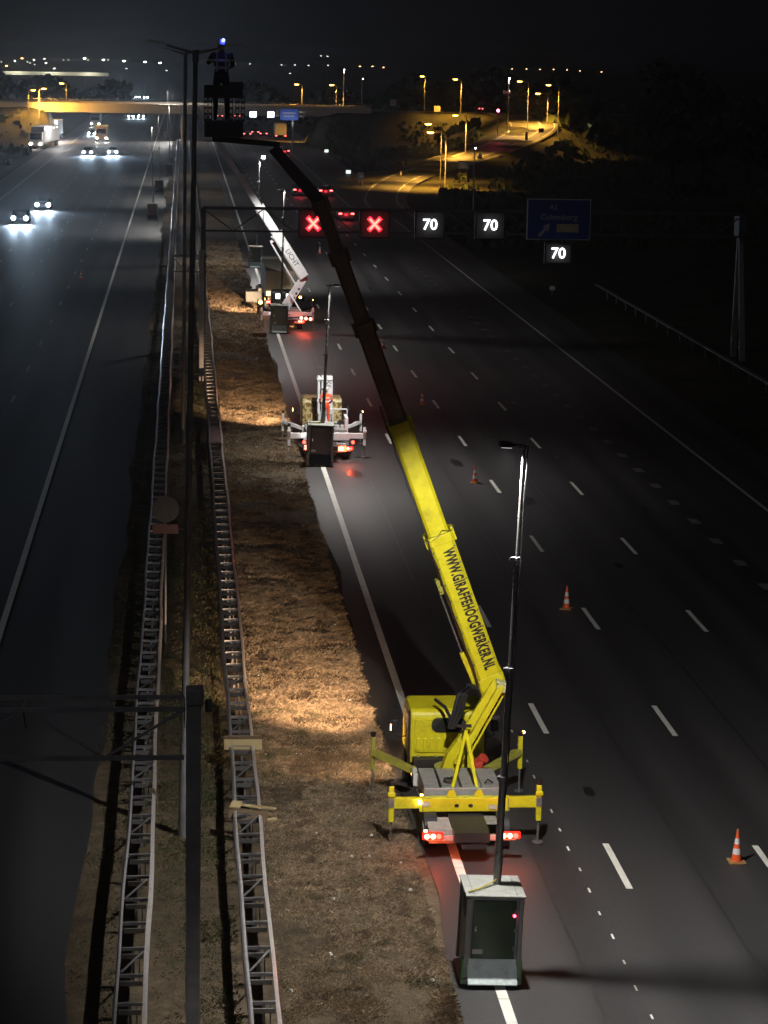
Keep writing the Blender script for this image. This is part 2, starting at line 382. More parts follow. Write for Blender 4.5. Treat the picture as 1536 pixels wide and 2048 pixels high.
# ------------------------------------------------------------------ grass (dry straw on the median)
def grass_mat(name, pal):
    m = bpy.data.materials.new(name); m.use_nodes = True; n, l = m.node_tree.nodes, m.node_tree.links
    b = n['Principled BSDF']; b.inputs['Roughness'].default_value = .75; b.inputs['Specular IOR Level'].default_value = .2
    tc = n.new('ShaderNodeTexCoord')
    a = n.new('ShaderNodeTexNoise'); a.inputs['Scale'].default_value = .75; a.inputs['Detail'].default_value = 8; a.inputs['Roughness'].default_value = .7
    l.new(tc.outputs['Object'], a.inputs['Vector'])
    r = n.new('ShaderNodeValToRGB'); e = r.color_ramp.elements; e[0].position = .3; e[0].color = (*pal[0], 1); e[1].position = .7; e[1].color = (*pal[-1], 1)
    for i in range(1, len(pal)-1):
        q = e.new(.3+.4*i/(len(pal)-1)); q.color = (*pal[i], 1)
    l.new(a.outputs['Fac'], r.inputs['Fac'])
    w = n.new('ShaderNodeTexWhiteNoise'); ge = n.new('ShaderNodeNewGeometry'); l.new(ge.outputs['Random Per Island'], w.inputs['Vector'])
    mr = n.new('ShaderNodeMapRange'); mr.inputs[3].default_value = .45; mr.inputs[4].default_value = 1.5; l.new(ge.outputs['Random Per Island'], mr.inputs[0])
    mu = n.new('ShaderNodeMixRGB'); mu.blend_type = 'MULTIPLY'; mu.inputs['Fac'].default_value = 1
    l.new(r.outputs[0], mu.inputs['Color1']); l.new(mr.outputs[0], mu.inputs['Color2']); l.new(mu.outputs[0], b.inputs['Base Color'])
    return m
STRAW = grass_mat('straw_grass', [(.07, .085, .035), (.19, .15, .09), (.37, .28, .18), (.15, .105, .065), (.43, .34, .235)])
GREENISH = grass_mat('verge_grass', [(.03, .05, .015), (.06, .07, .03), (.10, .085, .045), (.045, .06, .02)])
def hash_noise(x, y, s, seed=0):
    x, y = x*s+seed*17.3, y*s*.8+seed*5.1
    xi, yi = np.floor(x), np.floor(y); fx, fy = x-xi, y-yi
    h = lambda a, b: np.modf(np.abs(np.sin(a*127.1+b*311.7+seed)*43758.5453))[0]
    fx, fy = fx*fx*(3-2*fx), fy*fy*(3-2*fy)
    return (h(xi, yi)*(1-fx)+h(xi+1, yi)*fx)*(1-fy)+(h(xi, yi+1)*(1-fx)+h(xi+1, yi+1)*fx)*fy
def grass(name, label, zones, m):
    V, F = [], []; o = 0
    for x0, x1, y0, y1, dens, hgt, wid in zones:
        n = int((x1-x0)*(y1-y0)*dens)
        x = rng.uniform(x0, x1, n); y = rng.uniform(y0, y1, n)
        c = .5*hash_noise(x, y, 1.1, 1)+.3*hash_noise(x, y, 3.1, 2)+.2*hash_noise(x, y, .35, 3)
        keep = rng.random(n) < np.clip((c-.28)*2.6, .10, 1)
        if x1 > 4.9: keep &= x < (5.17+.07*hash_noise(x, y, 1.5, 5))
        x, y, c = x[keep], y[keep], c[keep]; n = len(x)
        a = rng.uniform(0, 2*PI, n); h = hgt*(.35+1.3*c)*rng.uniform(.5, 1.3, n); w = wid*rng.uniform(.6, 1.4, n)
        lean = rng.normal(0, .75, (n, 2))+np.array([.1, -.15]); z = -CF*np.minimum(np.abs(x), 26)-.04
        dx, dy = np.cos(a)*w/2, np.sin(a)*w/2
        v = np.stack([np.stack([x-dx, y-dy, z], 1), np.stack([x+dx, y+dy, z], 1),
                      np.stack([x+lean[:, 0]*h*.35+dx*.6, y+lean[:, 1]*h*.35+dy*.6, z+h*.6], 1),
                      np.stack([x+lean[:, 0]*h, y+lean[:, 1]*h, z+h], 1)], 1).reshape(-1, 3)
        V.append(v); i = np.arange(n)*4+o; o += n*4
        F.append(np.stack([i, i+1, i+2], 1)); F.append(np.stack([i, i+2, i+3], 1))
    V = np.concatenate(V); F = np.concatenate(F)
    me = bpy.data.meshes.new(name); me.vertices.add(len(V)); me.vertices.foreach_set('co', V.ravel())
    me.loops.add(len(F)*3); me.loops.foreach_set('vertex_index', F.ravel().astype(np.int32))
    me.polygons.add(len(F)); me.polygons.foreach_set('loop_start', np.arange(len(F), dtype=np.int32)*3)
    me.update(); me.validate(); me.materials.append(m)
    ob = bpy.data.objects.new(name, me); COL.objects.link(ob); tag(ob, label, 'grass', kind='stuff'); return ob
grass('grass', 'dry straw grass covering the verge between barrier and asphalt', [
    (1.85, 5.4, 38, 62, 2600, .05, .0075), (1.85, 5.4, 62, 95, 1500, .065, .011), (1.85, 5.4, 95, 135, 600, .085, .018), (1.85, 5.4, 135, 230, 160, .12, .035), (4.7, 5.3, 40, 90, 900, .06, .008)], STRAW)
grass('grass', 'thin green grass between the two crash barriers', [
    (-.55, 1.1, 38, 70, 700, .07, .010), (-.55, 1.1, 70, 160, 300, .06, .016)], GREENISH)
grass('grass', 'sparse dark grass left of the left crash barrier', [
    (-2.15, -1.3, 38, 70, 300, .06, .010), (-2.1, -1.3, 70, 200, 150, .07, .02)], GREENISH)
# a few pale stones / litter on the verge
b = MB()
for k in range(60):
    x, y = random.uniform(2, 5.2), random.uniform(40, 110); s = random.uniform(.015, .045)
    b.box((x, y, gz(x)-.04+s+.02), (s*2, s*1.6, s), rz=random.uniform(0, 3), taper=.6)
tag(b.build('pebbles', mat('pale_stone', (.5, .48, .42), .8)), 'pale stones and scraps scattered over the dry verge', 'pebbles', kind='stuff')

# ------------------------------------------------------------------ crash barriers
RAILM = mat('rail_steel', (.50, .48, .48), .3, .35, .25, 7, .05, 30, dirt=.15)
def wave(y, s): return .018*math.sin(y*.35+s)+.012*math.sin(y*.83+2*s)
def barrier(x0, x1, label, sd, mat_out):
    t = thing('crash_barrier', label, 'crash barrier', (0, 0, 0), group='crash barriers along the median')
    for x, s, sg in ((x0, sd, -1), (x1, sd+1.3, 1)):
        b = MB(); prof = [(0, .0), (.035*sg, .04), (.035*sg, .10), (0, .145), (0, .165), (.035*sg, .21), (.035*sg, .27), (0, .31), (-.045*sg, .318), (-.045*sg, .29), (-.012*sg, .285), (-.012*sg, 0)]
        yy = [36+2*k for k in range(90)]+[216+8*k for k in range(34)]
        vs, fs = [], []
        for y in yy:
            cx = x+wave(y, s)
            vs += [(cx+p, y, gz(cx)+.44+q) for p, q in prof]
        k = len(prof)
        for i in range(len(yy)-1): fs += [(i*k+j, i*k+(j+1) % k, (i+1)*k+(j+1) % k, (i+1)*k+j) for j in range(k)]
        b.add(vs, fs).build('rail', RAILM, t)
    xm = (x0+x1)/2; w = x1-x0-.03
    me_s = None; me_p = None; me_d = None
    far = MB()
    k = 0; y = 37.4
    while y < 480:
        xx = xm+.5*(wave(y, sd)+wave(y, sd+1.3)); z = gz(xx)
        if y < 215:
            for nm, off in (('spacer', 0), ('post', .02)):
                if nm == 'spacer':
                    if me_s is None:
                        q = MB(); q.box((0, 0, .735), (w, .05, .018)); q.box((0, .022, .70), (w, .008, .07)); q.box((0, -.1, .60), (w*.8, .012, .12), rx=.35)
                        o = q.build('spacer', GALV, t); me_s = o.data
                    else: o = bpy.data.objects.new('spacer', me_s); COL.objects.link(o); o.parent = t
                    o.location = (xx, y, z)
                elif k % 2 == 0:
                    if me_p is None:
                        q = MB(); q.box((0, 0, .34), (.055, .1, .72)); q.box((.12, 0, .34), (.02, .08, .66)); o = q.build('post', GALV_D, t); me_p = o.data
                    else: o = bpy.data.objects.new('post', me_p); COL.objects.link(o); o.parent = t
                    o.location = (xx, y+.05, z)
            if k % 3 == 1 and y < 140:
                if me_d is None:
                    q = MB(); q.beam((-w*.4, -1.15, .70), (w*.4, -.1, .70), .04, .02, (0, 0, 1)); o = q.build('brace', GALV, t); me_d = o.data
                else: o = bpy.data.objects.new('brace', me_d); COL.objects.link(o); o.parent = t
                o.location = (xx, y, z)
        else:
            far.box((xx, y, z+.72), (w, .06, .04)); far.box((xx, y, z+.34), (.06, .1, .7))
        y += 1.34; k += 1
    fo = far.build('far_spacers', GALV, t); fo['kind'] = 'stuff'
    return t
barrier(1.20, 1.74, 'galvanised double crash barrier on the right, bordering the dry grass', .4, GALV)
barrier(-1.18, -.64, 'galvanised double crash barrier on the left, beside the oncoming carriageway', 2.1, GALV)
# boards laid over the barrier
t = thing('wooden_cap', 'flat tan box-shaped wooden cap straddling the right crash barrier', 'board', (1.5, 56.3, gz(1.5)))
MB().box((0, -.14, .77), (.93, .025, .26)).build('front_board', CREAM, t, bevel=.004)
MB().box((-.005, .02, .885), (.95, .29, .022)).build('top_board', mat('brown_board', (.16, .11, .06), .8, 0, .3, 6), t, bevel=.004)
MB().box((0, .175, .77), (.93, .02, .26)).build('back_board', CREAM, t)
t = thing('broken_cap', 'broken wooden cap with splayed boards on the right crash barrier', 'board', (1.5, 51.0, gz(1.5)))
MB().box((-.28, .12, .86), (.24, .3, .03), rz=-.25, rx=.2).build('splinter_board', CREAM, t)
MB().box((.2, .02, .84), (.86, .16, .03), rz=-.42, rx=-.1).build('loose_board', CREAM, t)
MB().box((-.02, -.16, .70), (.92, .03, .26), rz=-.42, rx=-.3).build('fallen_board', mat('brown_board', (.16, .11, .06)), t)
MB().box((.5, -.22, .62), (.26, .14, .02), rz=.1).build('scrap_board', CREAM, t)
# tray plate inside right barrier and plate on the grass
t = MB().box((0, 0, .6), (.46, 4.6, .04)).box((0, -2.2, .64), (.44, .08, .1)).box((0, 2.1, .64), (.44, .08, .1)).build('cable_tray', mat('reddish_cover', (.16, .10, .09), .6))
t.location = (1.47, 104.6, gz(1.47)+.1); tag(t, 'reddish cover tray lying inside the right crash barrier', 'tray')
t = MB().box((0, 0, .13), (.9, .9, .26)).box((0, 0, .275), (.8, .8, .03)).build('ground_box', mat('rust_box', (.13, .07, .03), .8, dirt=.3), bevel=.02)
t.location = (4.87, 150.2, gz(4.87)-.04); tag(t, 'low rusty brown box on the grass before the farther white lift', 'box')

# road sign on the left barrier
t = thing('road_sign', 'round road sign seen from behind with a red plate under it, on the left barrier', 'road sign', (-.62, 69.5, gz(.6)))
MB().cyl((.12, 0, 0), (.12, 0, 4.5), .035).build('post', GALV_D, t)
MB().cyl((.12, -.05, 4.1), (.12, -.03, 4.1), .40, n=28).build('sign_disc', mat('sign_back', (.12, .12, .12), .6), t)
MB().box((.12, -.05, 3.5), (.76, .03, .28)).build('under_plate', mat('plate_back', (.22, .10, .09), .6), t)

# ------------------------------------------------------------------ median lamp posts
def lamp_post(y, label):
    lean = .0135 if y < 60 else .006
    t = thing('lamp_post', label, 'lamp post', (.03, y, gz(0)-.04), group='unlit lamp posts along the median', tilt=lean)
    MB().cyl((0, 0, 0), (0, 0, 2.2), .12, .105, 14).cyl((0, 0, 2.2), (0, 0, 17.4), .085, .05, 14).build('pole', mat('lamp_post_steel', (.24, .24, .235), .5, .6, .2, 3, dirt=.2), t, smooth=True)
    MB().cyl((0, 0, 17.3), (0, 0, 17.55), .07).tube([(-.62, 0, 17.64), (-.3, 0, 17.55), (0, 0, 17.48), (.3, 0, 17.55), (.62, 0, 17.64)], .028).build('bracket', GALV, t)
    for s in (-1, 1):
        MB().box((s*.84, 0, 17.70), (.44, .2, .07), ry=-s*.12, taper=.8).build('luminaire', mat('luminaire_shell', (.6, .58, .55), .5), t, bevel=.01)
    return t
lp = lamp_post(51.5, 'nearest tall median lamp post, full height between the barriers')
l2 = lamp_post(107.0, 'second median lamp post, its foot beyond the round sign')
for k, nm in enumerate(['third', 'fourth', 'fifth', 'sixth', 'seventh', 'eighth']):
    dup(l2, nm+' median lamp post counted from the camera along the barriers', (.03, 162+55*k, -.04), group='unlit lamp posts along the median')
# far twin barrier plantings seen between: small white reflector posts
# ------------------------------------------------------------------ gantries
def truss(t, x0, x1, y, z0, z1, step, m, depth=.75, r=.045):
    MB().beam((x0, y, z1), (x1, y, z1), r*2.2, r*2.2).build('top_chord', m, t)
    MB().beam((x0, y, z0), (x1, y, z0), r*2.2, r*2.2).build('bottom_chord', m, t)
    MB().beam((x0, y+depth, z1), (x1, y+depth, z1), r*2, r*2).build('rear_chord', m, t)
    n = max(2, int(round(abs(x1-x0)/step))); me_d = {}
    for k in range(n):
        a = x0+(x1-x0)*k/n; c = x0+(x1-x0)*(k+1)/n
        zz = (z0, z1) if k % 2 else (z1, z0)
        MB().beam((a, y, zz[0]), (c, y, zz[1]), r*1.3, r*1.3).build('diagonal', m, t)
        if k % 2 == 0: MB().beam((a, y, z1-.01), (a, y+depth, z1-.01), r, r).beam((a, y+.02, z1), (a, y+depth, z0+.3), r*.8, r*.8, (1, 0, 0)).build('cross_strut', m, t)
GAN = mat('gantry_steel', (.46, .44, .43), .6, .1, .3, 3, .05, 30, dirt=.4)
def small_gantry(loc, label, x_end, z0=5.95):
    t = thing('gantry', label, 'gantry', loc, group='overhead gantries')
    MB().box((0, 0, 3.45), (.25, .26, 6.9)).build('column', GAN, t, bevel=.02)
    MB().box((.02, 0, 6.98), (.29, .32, .28)).build('column_cap', mat('cap_grey', (.4, .39, .37), .6, dirt=.2), t, bevel=.03)
    MB().cyl((.25, 0, 6.9), (.25, 0, 6.7), .06).build('bracket', GALV, t)
    truss(t, -.15, x_end, -.12, z0, z0+.83, 1.3, GAN, .75, .033)
    return t
small_gantry((.19, 38.0, gz(.2)), 'near dark gantry whose truss reaches out over the oncoming road', -24)
g2 = small_gantry((1.02, 128.0, gz(1)), 'second dark gantry column with pale cap beside the far barrier', -1.6, 5.95)
GAND = mat('dark_gantry_steel', (.10, .095, .095), .6, .2, .3, 3, .05, 30, dirt=.4)
# sign gantry over the right carriageway
t = thing('sign_gantry', 'wide dark truss gantry carrying red crosses, speed signs and a blue direction sign', 'gantry', (0, 144.3, 0), group='overhead gantries')
truss(t, 1.2, 34.5, 0, 6.95, 8.3, 1.9, GAND, 1.1, .055)
for dy in (-1.2, 1.3):
    MB().beam((34.55, dy, -.65), (34.45, dy*.12+.4, 7.0), .36, .3, w1=.26).build('leg', mat('leg_grey', (.2, .2, .2), .6, dirt=.3), t, bevel=.02)
MB().box((34.45, .4, 7.6), (.5, 1.3, 1.3)).build('leg_head', GAND, t, bevel=.03)
MB().beam((1.25, .3, -.05), (1.25, .3, 8.3), .3, .3).build('leg', GAND, t, bevel=.02)
BOXM = mat('signal_box_black', (.035, .035, .038), .6, 0, .2, 3)
HALO_R = emit('halo_red', (1, .015, .03), 5); LEDW = emit('led_white', (.95, .97, 1), 3)
LEDRC = emit('led_red_core', (1, .16, .10), 4.5)
def dots(pts, r, y):
    b = MB()
    for x, z in pts: b.cyl((x, y, z), (x, y-.03, z), r, n=8)
    return b
def signal(x, z, kind, label, w=1.86, h=1.75):
    s = thing('lane_signal', label, 'lane signal', (x, 143.75, z), group='lane signals hanging on the sign gantry')
    MB().box((0, .1, 0), (w, .3, h)).build('housing', BOXM, s, bevel=.05)
    MB().box((0, -.075, 0), (w-.2, .02, h-.2)).build('face_panel', mat('signal_face', (.10, .10, .105), .7), s)
    MB().box((0, -.12, h/2-.02), (w, .16, .03)).build('visor', BOXM, s)
    if kind == 'X':
        b = MB()
        for sg in (-1, 1): b.beam((-.3*sg-.0, -.11, -.32), (.3*sg, -.11, .32), .13, .03 if sg > 0 else .036, (0, -1, 0))
        b.build('cross', LEDRC, s, label='glowing red cross')
        h_ = MB()
        for sg in (-1, 1): h_.beam((-.37*sg, -.088, -.39), (.37*sg, -.088, .39), .26, .02 if sg > 0 else .026, (0, -1, 0))
        h_.build('cross_halo', HALO_R, s)  # wider glowing cross behind the core, paints its red halo
        light('panel_glow', 'POINT', (0, -.4, 0), 14, RED, None, .15, parent=s)
        light('signal_glow', 'SPOT', (0, -.3, 0), 100, RED, (0, -30, -9), .3, 160, 1, parent=s)
    else:
        text('70', 'numerals', .92, LEDW, s, (0, -.1, 0), (1, 0, 0), (0, 0, 1), .012, .012)
        light('signal_glow', 'POINT', (0, -.45, 0), 4, (1, 1, 1), None, .15, parent=s)
    return s
signal(7.88, 7.5, 'X', 'lane signal showing a red cross, the first one next to the white boom')
signal(11.61, 7.5, 'X', 'lane signal showing a red cross, second in the row')
signal(14.99, 7.5, '70', 'lane signal showing white 70, directly right of the crosses')
signal(18.69, 7.5, '70', 'lane signal showing white 70 left of the blue sign')
signal(22.93, 5.84, '70', 'lane signal showing white 70 hanging under the blue sign', 1.7, 1.3)
s = thing('direction_sign', 'large dark blue direction sign with white arrow and tan panel on the gantry', 'direction sign', (22.9, 143.7, 7.92))
MB().box((0, .05, 0), (3.95, .08, 2.5)).build('border', mat('sign_border', (.5, .5, .52), .5), s, bevel=.03)
MB().box((0, 0, 0), (3.82, .03, 2.38)).build('blue_panel', SIGNB, s)
SW = mat('sign_white', (.36, .36, .40), .5)
MB().prism([(-1.3, -.95), (-1.12, -1.08), (-.75, -.62), (-.66, -.78), (-.52, -.22), (-1.0, -.42), (-.85, -.5)], 1, -.022, -.03).build('arrow', SW, s)
MB().box((.55, -.025, -.52), (1.35, .012, .5)).build('tan_panel', mat('sign_tan', (.42, .34, .2), .5), s)
text('Culemborg', 'lettering', .5, SW, s, (0, -.03, .14), (1, 0, 0), (0, 0, 1), .004, .006)
text('A2', 'route_number', .42, SW, s, (-.35, -.03, .74), (1, 0, 0), (0, 0, 1), .004, .004)

# ------------------------------------------------------------------ light towers
TGREEN = mat('tower_dark_green', (.02, .045, .018), .22, 0, .3, 2, .03, 8, spec=.6)
TGREY = mat('tower_grey_frame', (.27, .28, .27), .55, .2, .2, 6, .08, 60, dirt=.4)
TTOP = mat('tower_top_plate', (.30, .31, .28), .6, .1, .25, 7, .1, 60, dirt=.5)
TLOW = mat('tower_pale_panel', (.74, .86, .84), .6, 0, .2, 5, .1, 40, dirt=.55)
TBRIGHT = mat('tower_edge_green', (.10, .34, .10), .5, 0, .2, 5)
def light_tower(loc, label, ztop, lean, side, group, maroon=False, rz=0, energy=1, lit=True):
    t = thing('light_tower', label, 'light tower', loc, rz, group=group, tilt=lean)
    w, d, h = 1.12, 1.15, 1.80
    body = mat('tower_maroon', (.05, .018, .022), .35, 0, .3, 3, spec=.5) if maroon else TGREEN
    MB().box((0, d/2, h/2+.05), (w-.10, d-.08, h-.2)).build('cabinet', TGREY if not maroon else DARK, t)
    MB().box((0, .015, 1.12), (w-.28, .03, 1.18)).build('door_panel', body, t, bevel=.012)
    MB().box((0, -.09, .30), (w-.16, .05, .52), rx=-.62).build('lower_panel', TLOW if not maroon else DARK, t, bevel=.01)
    for s in (-1, 1):
        MB().box((s*(w/2-.05), .01, .95), (.09, .09, 1.6)).build('corner_post', TGREY, t, bevel=.012)
        MB().box((s*(w/2-.05), d-.04, .95), (.09, .09, 1.6)).build('corner_post', TGREY, t)
        MB().box((s*(w/2+.005), .06, .30), (.03, .2, .46)).build('edge_strip', TBRIGHT if not maroon else TGREY, t)
        MB().box((s*.36, -.03, .055), (.22, .06, .08)).build('fork_pocket', BLK, t)
    MB().box((0, d/2, .05), (w+.06, d, .07)).box((0, -.02, .10), (w+.02, .04, .05)).build('base_frame', TGREY, t)
    MB().box((0, d/2-.02, h+.0), (w+.04, d+.06, .045)).build('top_plate', TTOP, t, bevel=.01)
    for s in (-.42, .42):
        MB().box((s, d/2, h+.03), (.02, d-.1, .015)).build('roof_rib', TGREY, t)
    MB().cyl((-.36, -.005, 1.2), (-.36, -.04, 1.2), .025, n=8).box((-.36, -.04, 1.16), (.03, .02, .12)).build('door_handle', CHROME, t)
    for z in (.75, 1.12, 1.5): MB().box((.41, -.006, z), (.05, .03, .08)).build('hinge', GALV_D, t)
    for k in range(6): MB().box((-w/2+.045, d*.5, 1.25+.06*k), (.03, .5, .02)).build('vent_slat', GALV_D, t)
    MB().box((-.30, -.005, .68), (.2, .012, .09)).build('type_plate', ALU, t)
    mx, my = .10, d*.60
    zs = np.linspace(h, ztop, 5); r = .075
    MSTM = mat('mast_steel', (.30, .29, .29), .4, .5, .2, 6)
    for k in range(4):
        MB().cyl((mx, my, zs[k]-(0 if k == 0 else .3)), (mx, my, zs[k+1]), r-.015*k, n=12).build('mast_section', MSTM if k < 2 else CHROME, t, smooth=True)
        MB().cyl((mx, my, zs[k+1]-.04), (mx, my, zs[k+1]+.03), r-.015*k+.025, n=12).box((mx-.08, my-.03, zs[k+1]), (.1, .06, .06)).build('mast_collar', GALV, t)
    MB().tube([(mx+.06+.012*math.sin(q*1.7), my-.07, h+.02+(ztop-h)*q/16) for q in range(17)], .012, 5).build('mast_cable', BLK, t)
    MB().tube([(-.52, .1, h+.05), (-.3, .25, h+.06), (-.05, my-.2, h+.09), (mx, my-.06, h+.14)], .014, 5).tube([(-.50, .13, h+.05), (-.2, .4, h+.05), (mx-.03, my-.05, h+.1)], .014, 5).build('power_cable', mat('yellow_cable', (.35, .3, .05), .6), t)
    hx = mx+side*.34
    MB().box((mx+side*.17, my, ztop+.02), (.34, .04, .04)).build('head_arm', DARK, t)
    MB().box((hx, my+.02, ztop+.02), (.24, .34, .08)).build('lamp_head', DARK, t, bevel=.01)
    MB().box((hx, my+.02, ztop-.024), (.2, .3, .004)).build('lamp_lens', emit('flood_lens', (1, .96, .88), 1.5), t)
    if lit:
        light('flood_light', 'SPOT', (hx, my+.02, ztop-.09), 1, NEUT, None, .07, 148, .2, parent=t)
    return t
TG = 'light tower cabinets with telescopic masts'
def tower_lamp(t, power, rx=0, ry=0, sx=.32, col=NEUT):
    for c in t.children:
        if c.type == 'LIGHT': c.data.energy = power; c.data.color = col; c.rotation_euler = (rx, ry, 0); c.scale = (sx, 1, 1)
T1 = light_tower((5.95, 42.75, gz(5.95)), 'nearest light tower, green fronted cabinet with pale lower panel and tall mast', 10.45, .033, -1, TG)
tower_lamp(T1, 6600, rx=.19, ry=-.20, sx=.42)
MB().cyl((.38, -.01, 1.42), (.38, -.03, 1.42), .028, n=10).build('red_reflection', emit('reflection_red', (1, .05, .12), 14), T1)  # small glowing disc painted in for a red reflection on the door
T2 = light_tower((5.97, 101.55, gz(5.97)), 'maroon fronted light tower parked behind the middle white lift', 7.85, .033, 1, TG, True)
tower_lamp(T2, 3600, rx=-.06, ry=-.2, sx=.6)
for c in T2.children:
    if c.type == 'LIGHT': c.data.spot_blend = .75
T3 = light_tower((6.2, 151.85, gz(6.2)), 'light tower with dull green cabinet in front of the far white lift', 9.2, .02, -1, TG)
tower_lamp(T3, 2300, rx=.08, ry=-.15, sx=.55)
for c in T3.children:
    if c.type == 'LIGHT': c.data.spot_size = math.radians(168); c.data.spot_blend = .3
T4 = light_tower((6.1, 199.4, gz(6.1)), 'farthest right hand light tower, green cabinet beyond the lorry', 9.0, .02, 1, TG)
tower_lamp(T4, 3600, rx=.05, sx=1.0)
light('flood_light', 'SPOT', (5.6, -8.6, 10.2), 11000, NEUT, (4.6, 36, -2), .15, 19, .9, scale=(.95, 1, 1))   # previous tower of the row, behind the camera
# lit head of the fourth tower
MB().box((.42, .5, 9.25), (.3, .1, .22)).build('lit_lamp', emit('lit_flood', (1, 1, .95), 25), T4)
for k, (x, y, nm) in enumerate([(-3.25, 255.3, 'nearest'), (-3.0, 303.3, 'second'), (-1.95, 348.2, 'third'), (-3.2, 496.2, 'fourth')]):
    o = light_tower((x, y, gz(x)), nm+' dark light tower standing left of the median, by the oncoming road', 10.0, -.02, 1, 'dark light towers left of the median', True)
    tower_lamp(o, 2600 if k < 3 else 9000, sx=1.0, col=NEUT)
    if k == 3:
        for c in o.children:
            if c.type == 'LIGHT': c.data.spot_size = math.radians(172)

# ------------------------------------------------------------------ cones
def cone(x, y, label):
    t = thing('traffic_cone', label, 'traffic cone', (x, y, gz(x)+.004), group='traffic cones in a row')
    MB().box((0, 0, .02), (.38, .38, .04)).build('base', mat('cone_base', (.42, .24, .08), .7, dirt=.4), t, bevel=.012)
    R = lambda z: .125-.102*(z/.75)
    for i, (a, c, m) in enumerate([(.04, .20, ORNG), (.20, .34, REFLW), (.34, .44, ORNG), (.44, .57, REFLW), (.57, .75, ORNG)]):
        MB().cyl((0, 0, a), (0, 0, c), R(a), R(c), 18).build('cone_body' if m is ORNG else 'white_band', m, t, smooth=True)
    MB().cyl((0, 0, .75), (0, 0, .78), .03, .026, 10).build('tip', mat('cone_base', (.42, .24, .08)), t)
    return t
cone0 = cone(12.5, 50.1, 'nearest orange cone with two white bands, at the bottom right')
for nm, x, y in [('second orange cone from the camera, right of the yellow boom text', 12.62, 75.06), ('third orange cone, left of the long light mast', 12.42, 98.4),
                 ('fourth orange cone, beside the dark boom', 12.44, 121.4), ('fifth orange cone, near the far lane dashes', 12.42, 145.5),
                 ('sixth small cone, beyond the sign gantry crosses', 12.55, 217.3), ('seventh small cone in the red glow', 8.9, 246),
                 ('eighth small cone below the two tail lit cars', 8.8, 278), ('ninth tiny cone next to the far light mast', 8.3, 318), ('tenth tiny cone farthest up the road', 7.9, 352)]:
    dup(cone0, nm, (x, y, gz(x)+.004), rz=random.uniform(0, 1.5))
cn = dup(cone0, 'lone pale cone on the oncoming carriageway', (-8.0, 187.5, gz(8)+.004))

# ------------------------------------------------------------------ people (one skinned body each)
def body_mat(name, legs, torso, skin, zleg, zneck, band=True):
    m = bpy.data.materials.new(name); m.use_nodes = True; n, l = m.node_tree.nodes, m.node_tree.links; b = n['Principled BSDF']
    b.inputs['Roughness'].default_value = .8
    tc = n.new('ShaderNodeTexCoord'); sp = n.new('ShaderNodeSeparateXYZ'); l.new(tc.outputs['Object'], sp.inputs[0])
    r = n.new('ShaderNodeValToRGB'); r.color_ramp.interpolation = 'CONSTANT'; e = r.color_ramp.elements
    e[0].position = 0; e[0].color = (.02, .02, .02, 1); e[1].position = .06; e[1].color = (*legs, 1)
    for p, c in ((zleg/2, torso), (.56, (.6, .6, .55)), (.59, torso), (.645, (.6, .6, .55)), (.67, torso), (zneck/2, skin)):
        q = e.new(p); q.color = (*c, 1)
    mr = n.new('ShaderNodeMath'); mr.operation = 'MULTIPLY'; mr.inputs[1].default_value = .5
    l.new(sp.outputs['Z'], mr.inputs[0]); l.new(mr.outputs[0], r.inputs['Fac']); l.new(r.outputs[0], b.inputs['Base Color'])
    return m
SKIN = mat('skin', (.45, .28, .2), .6)
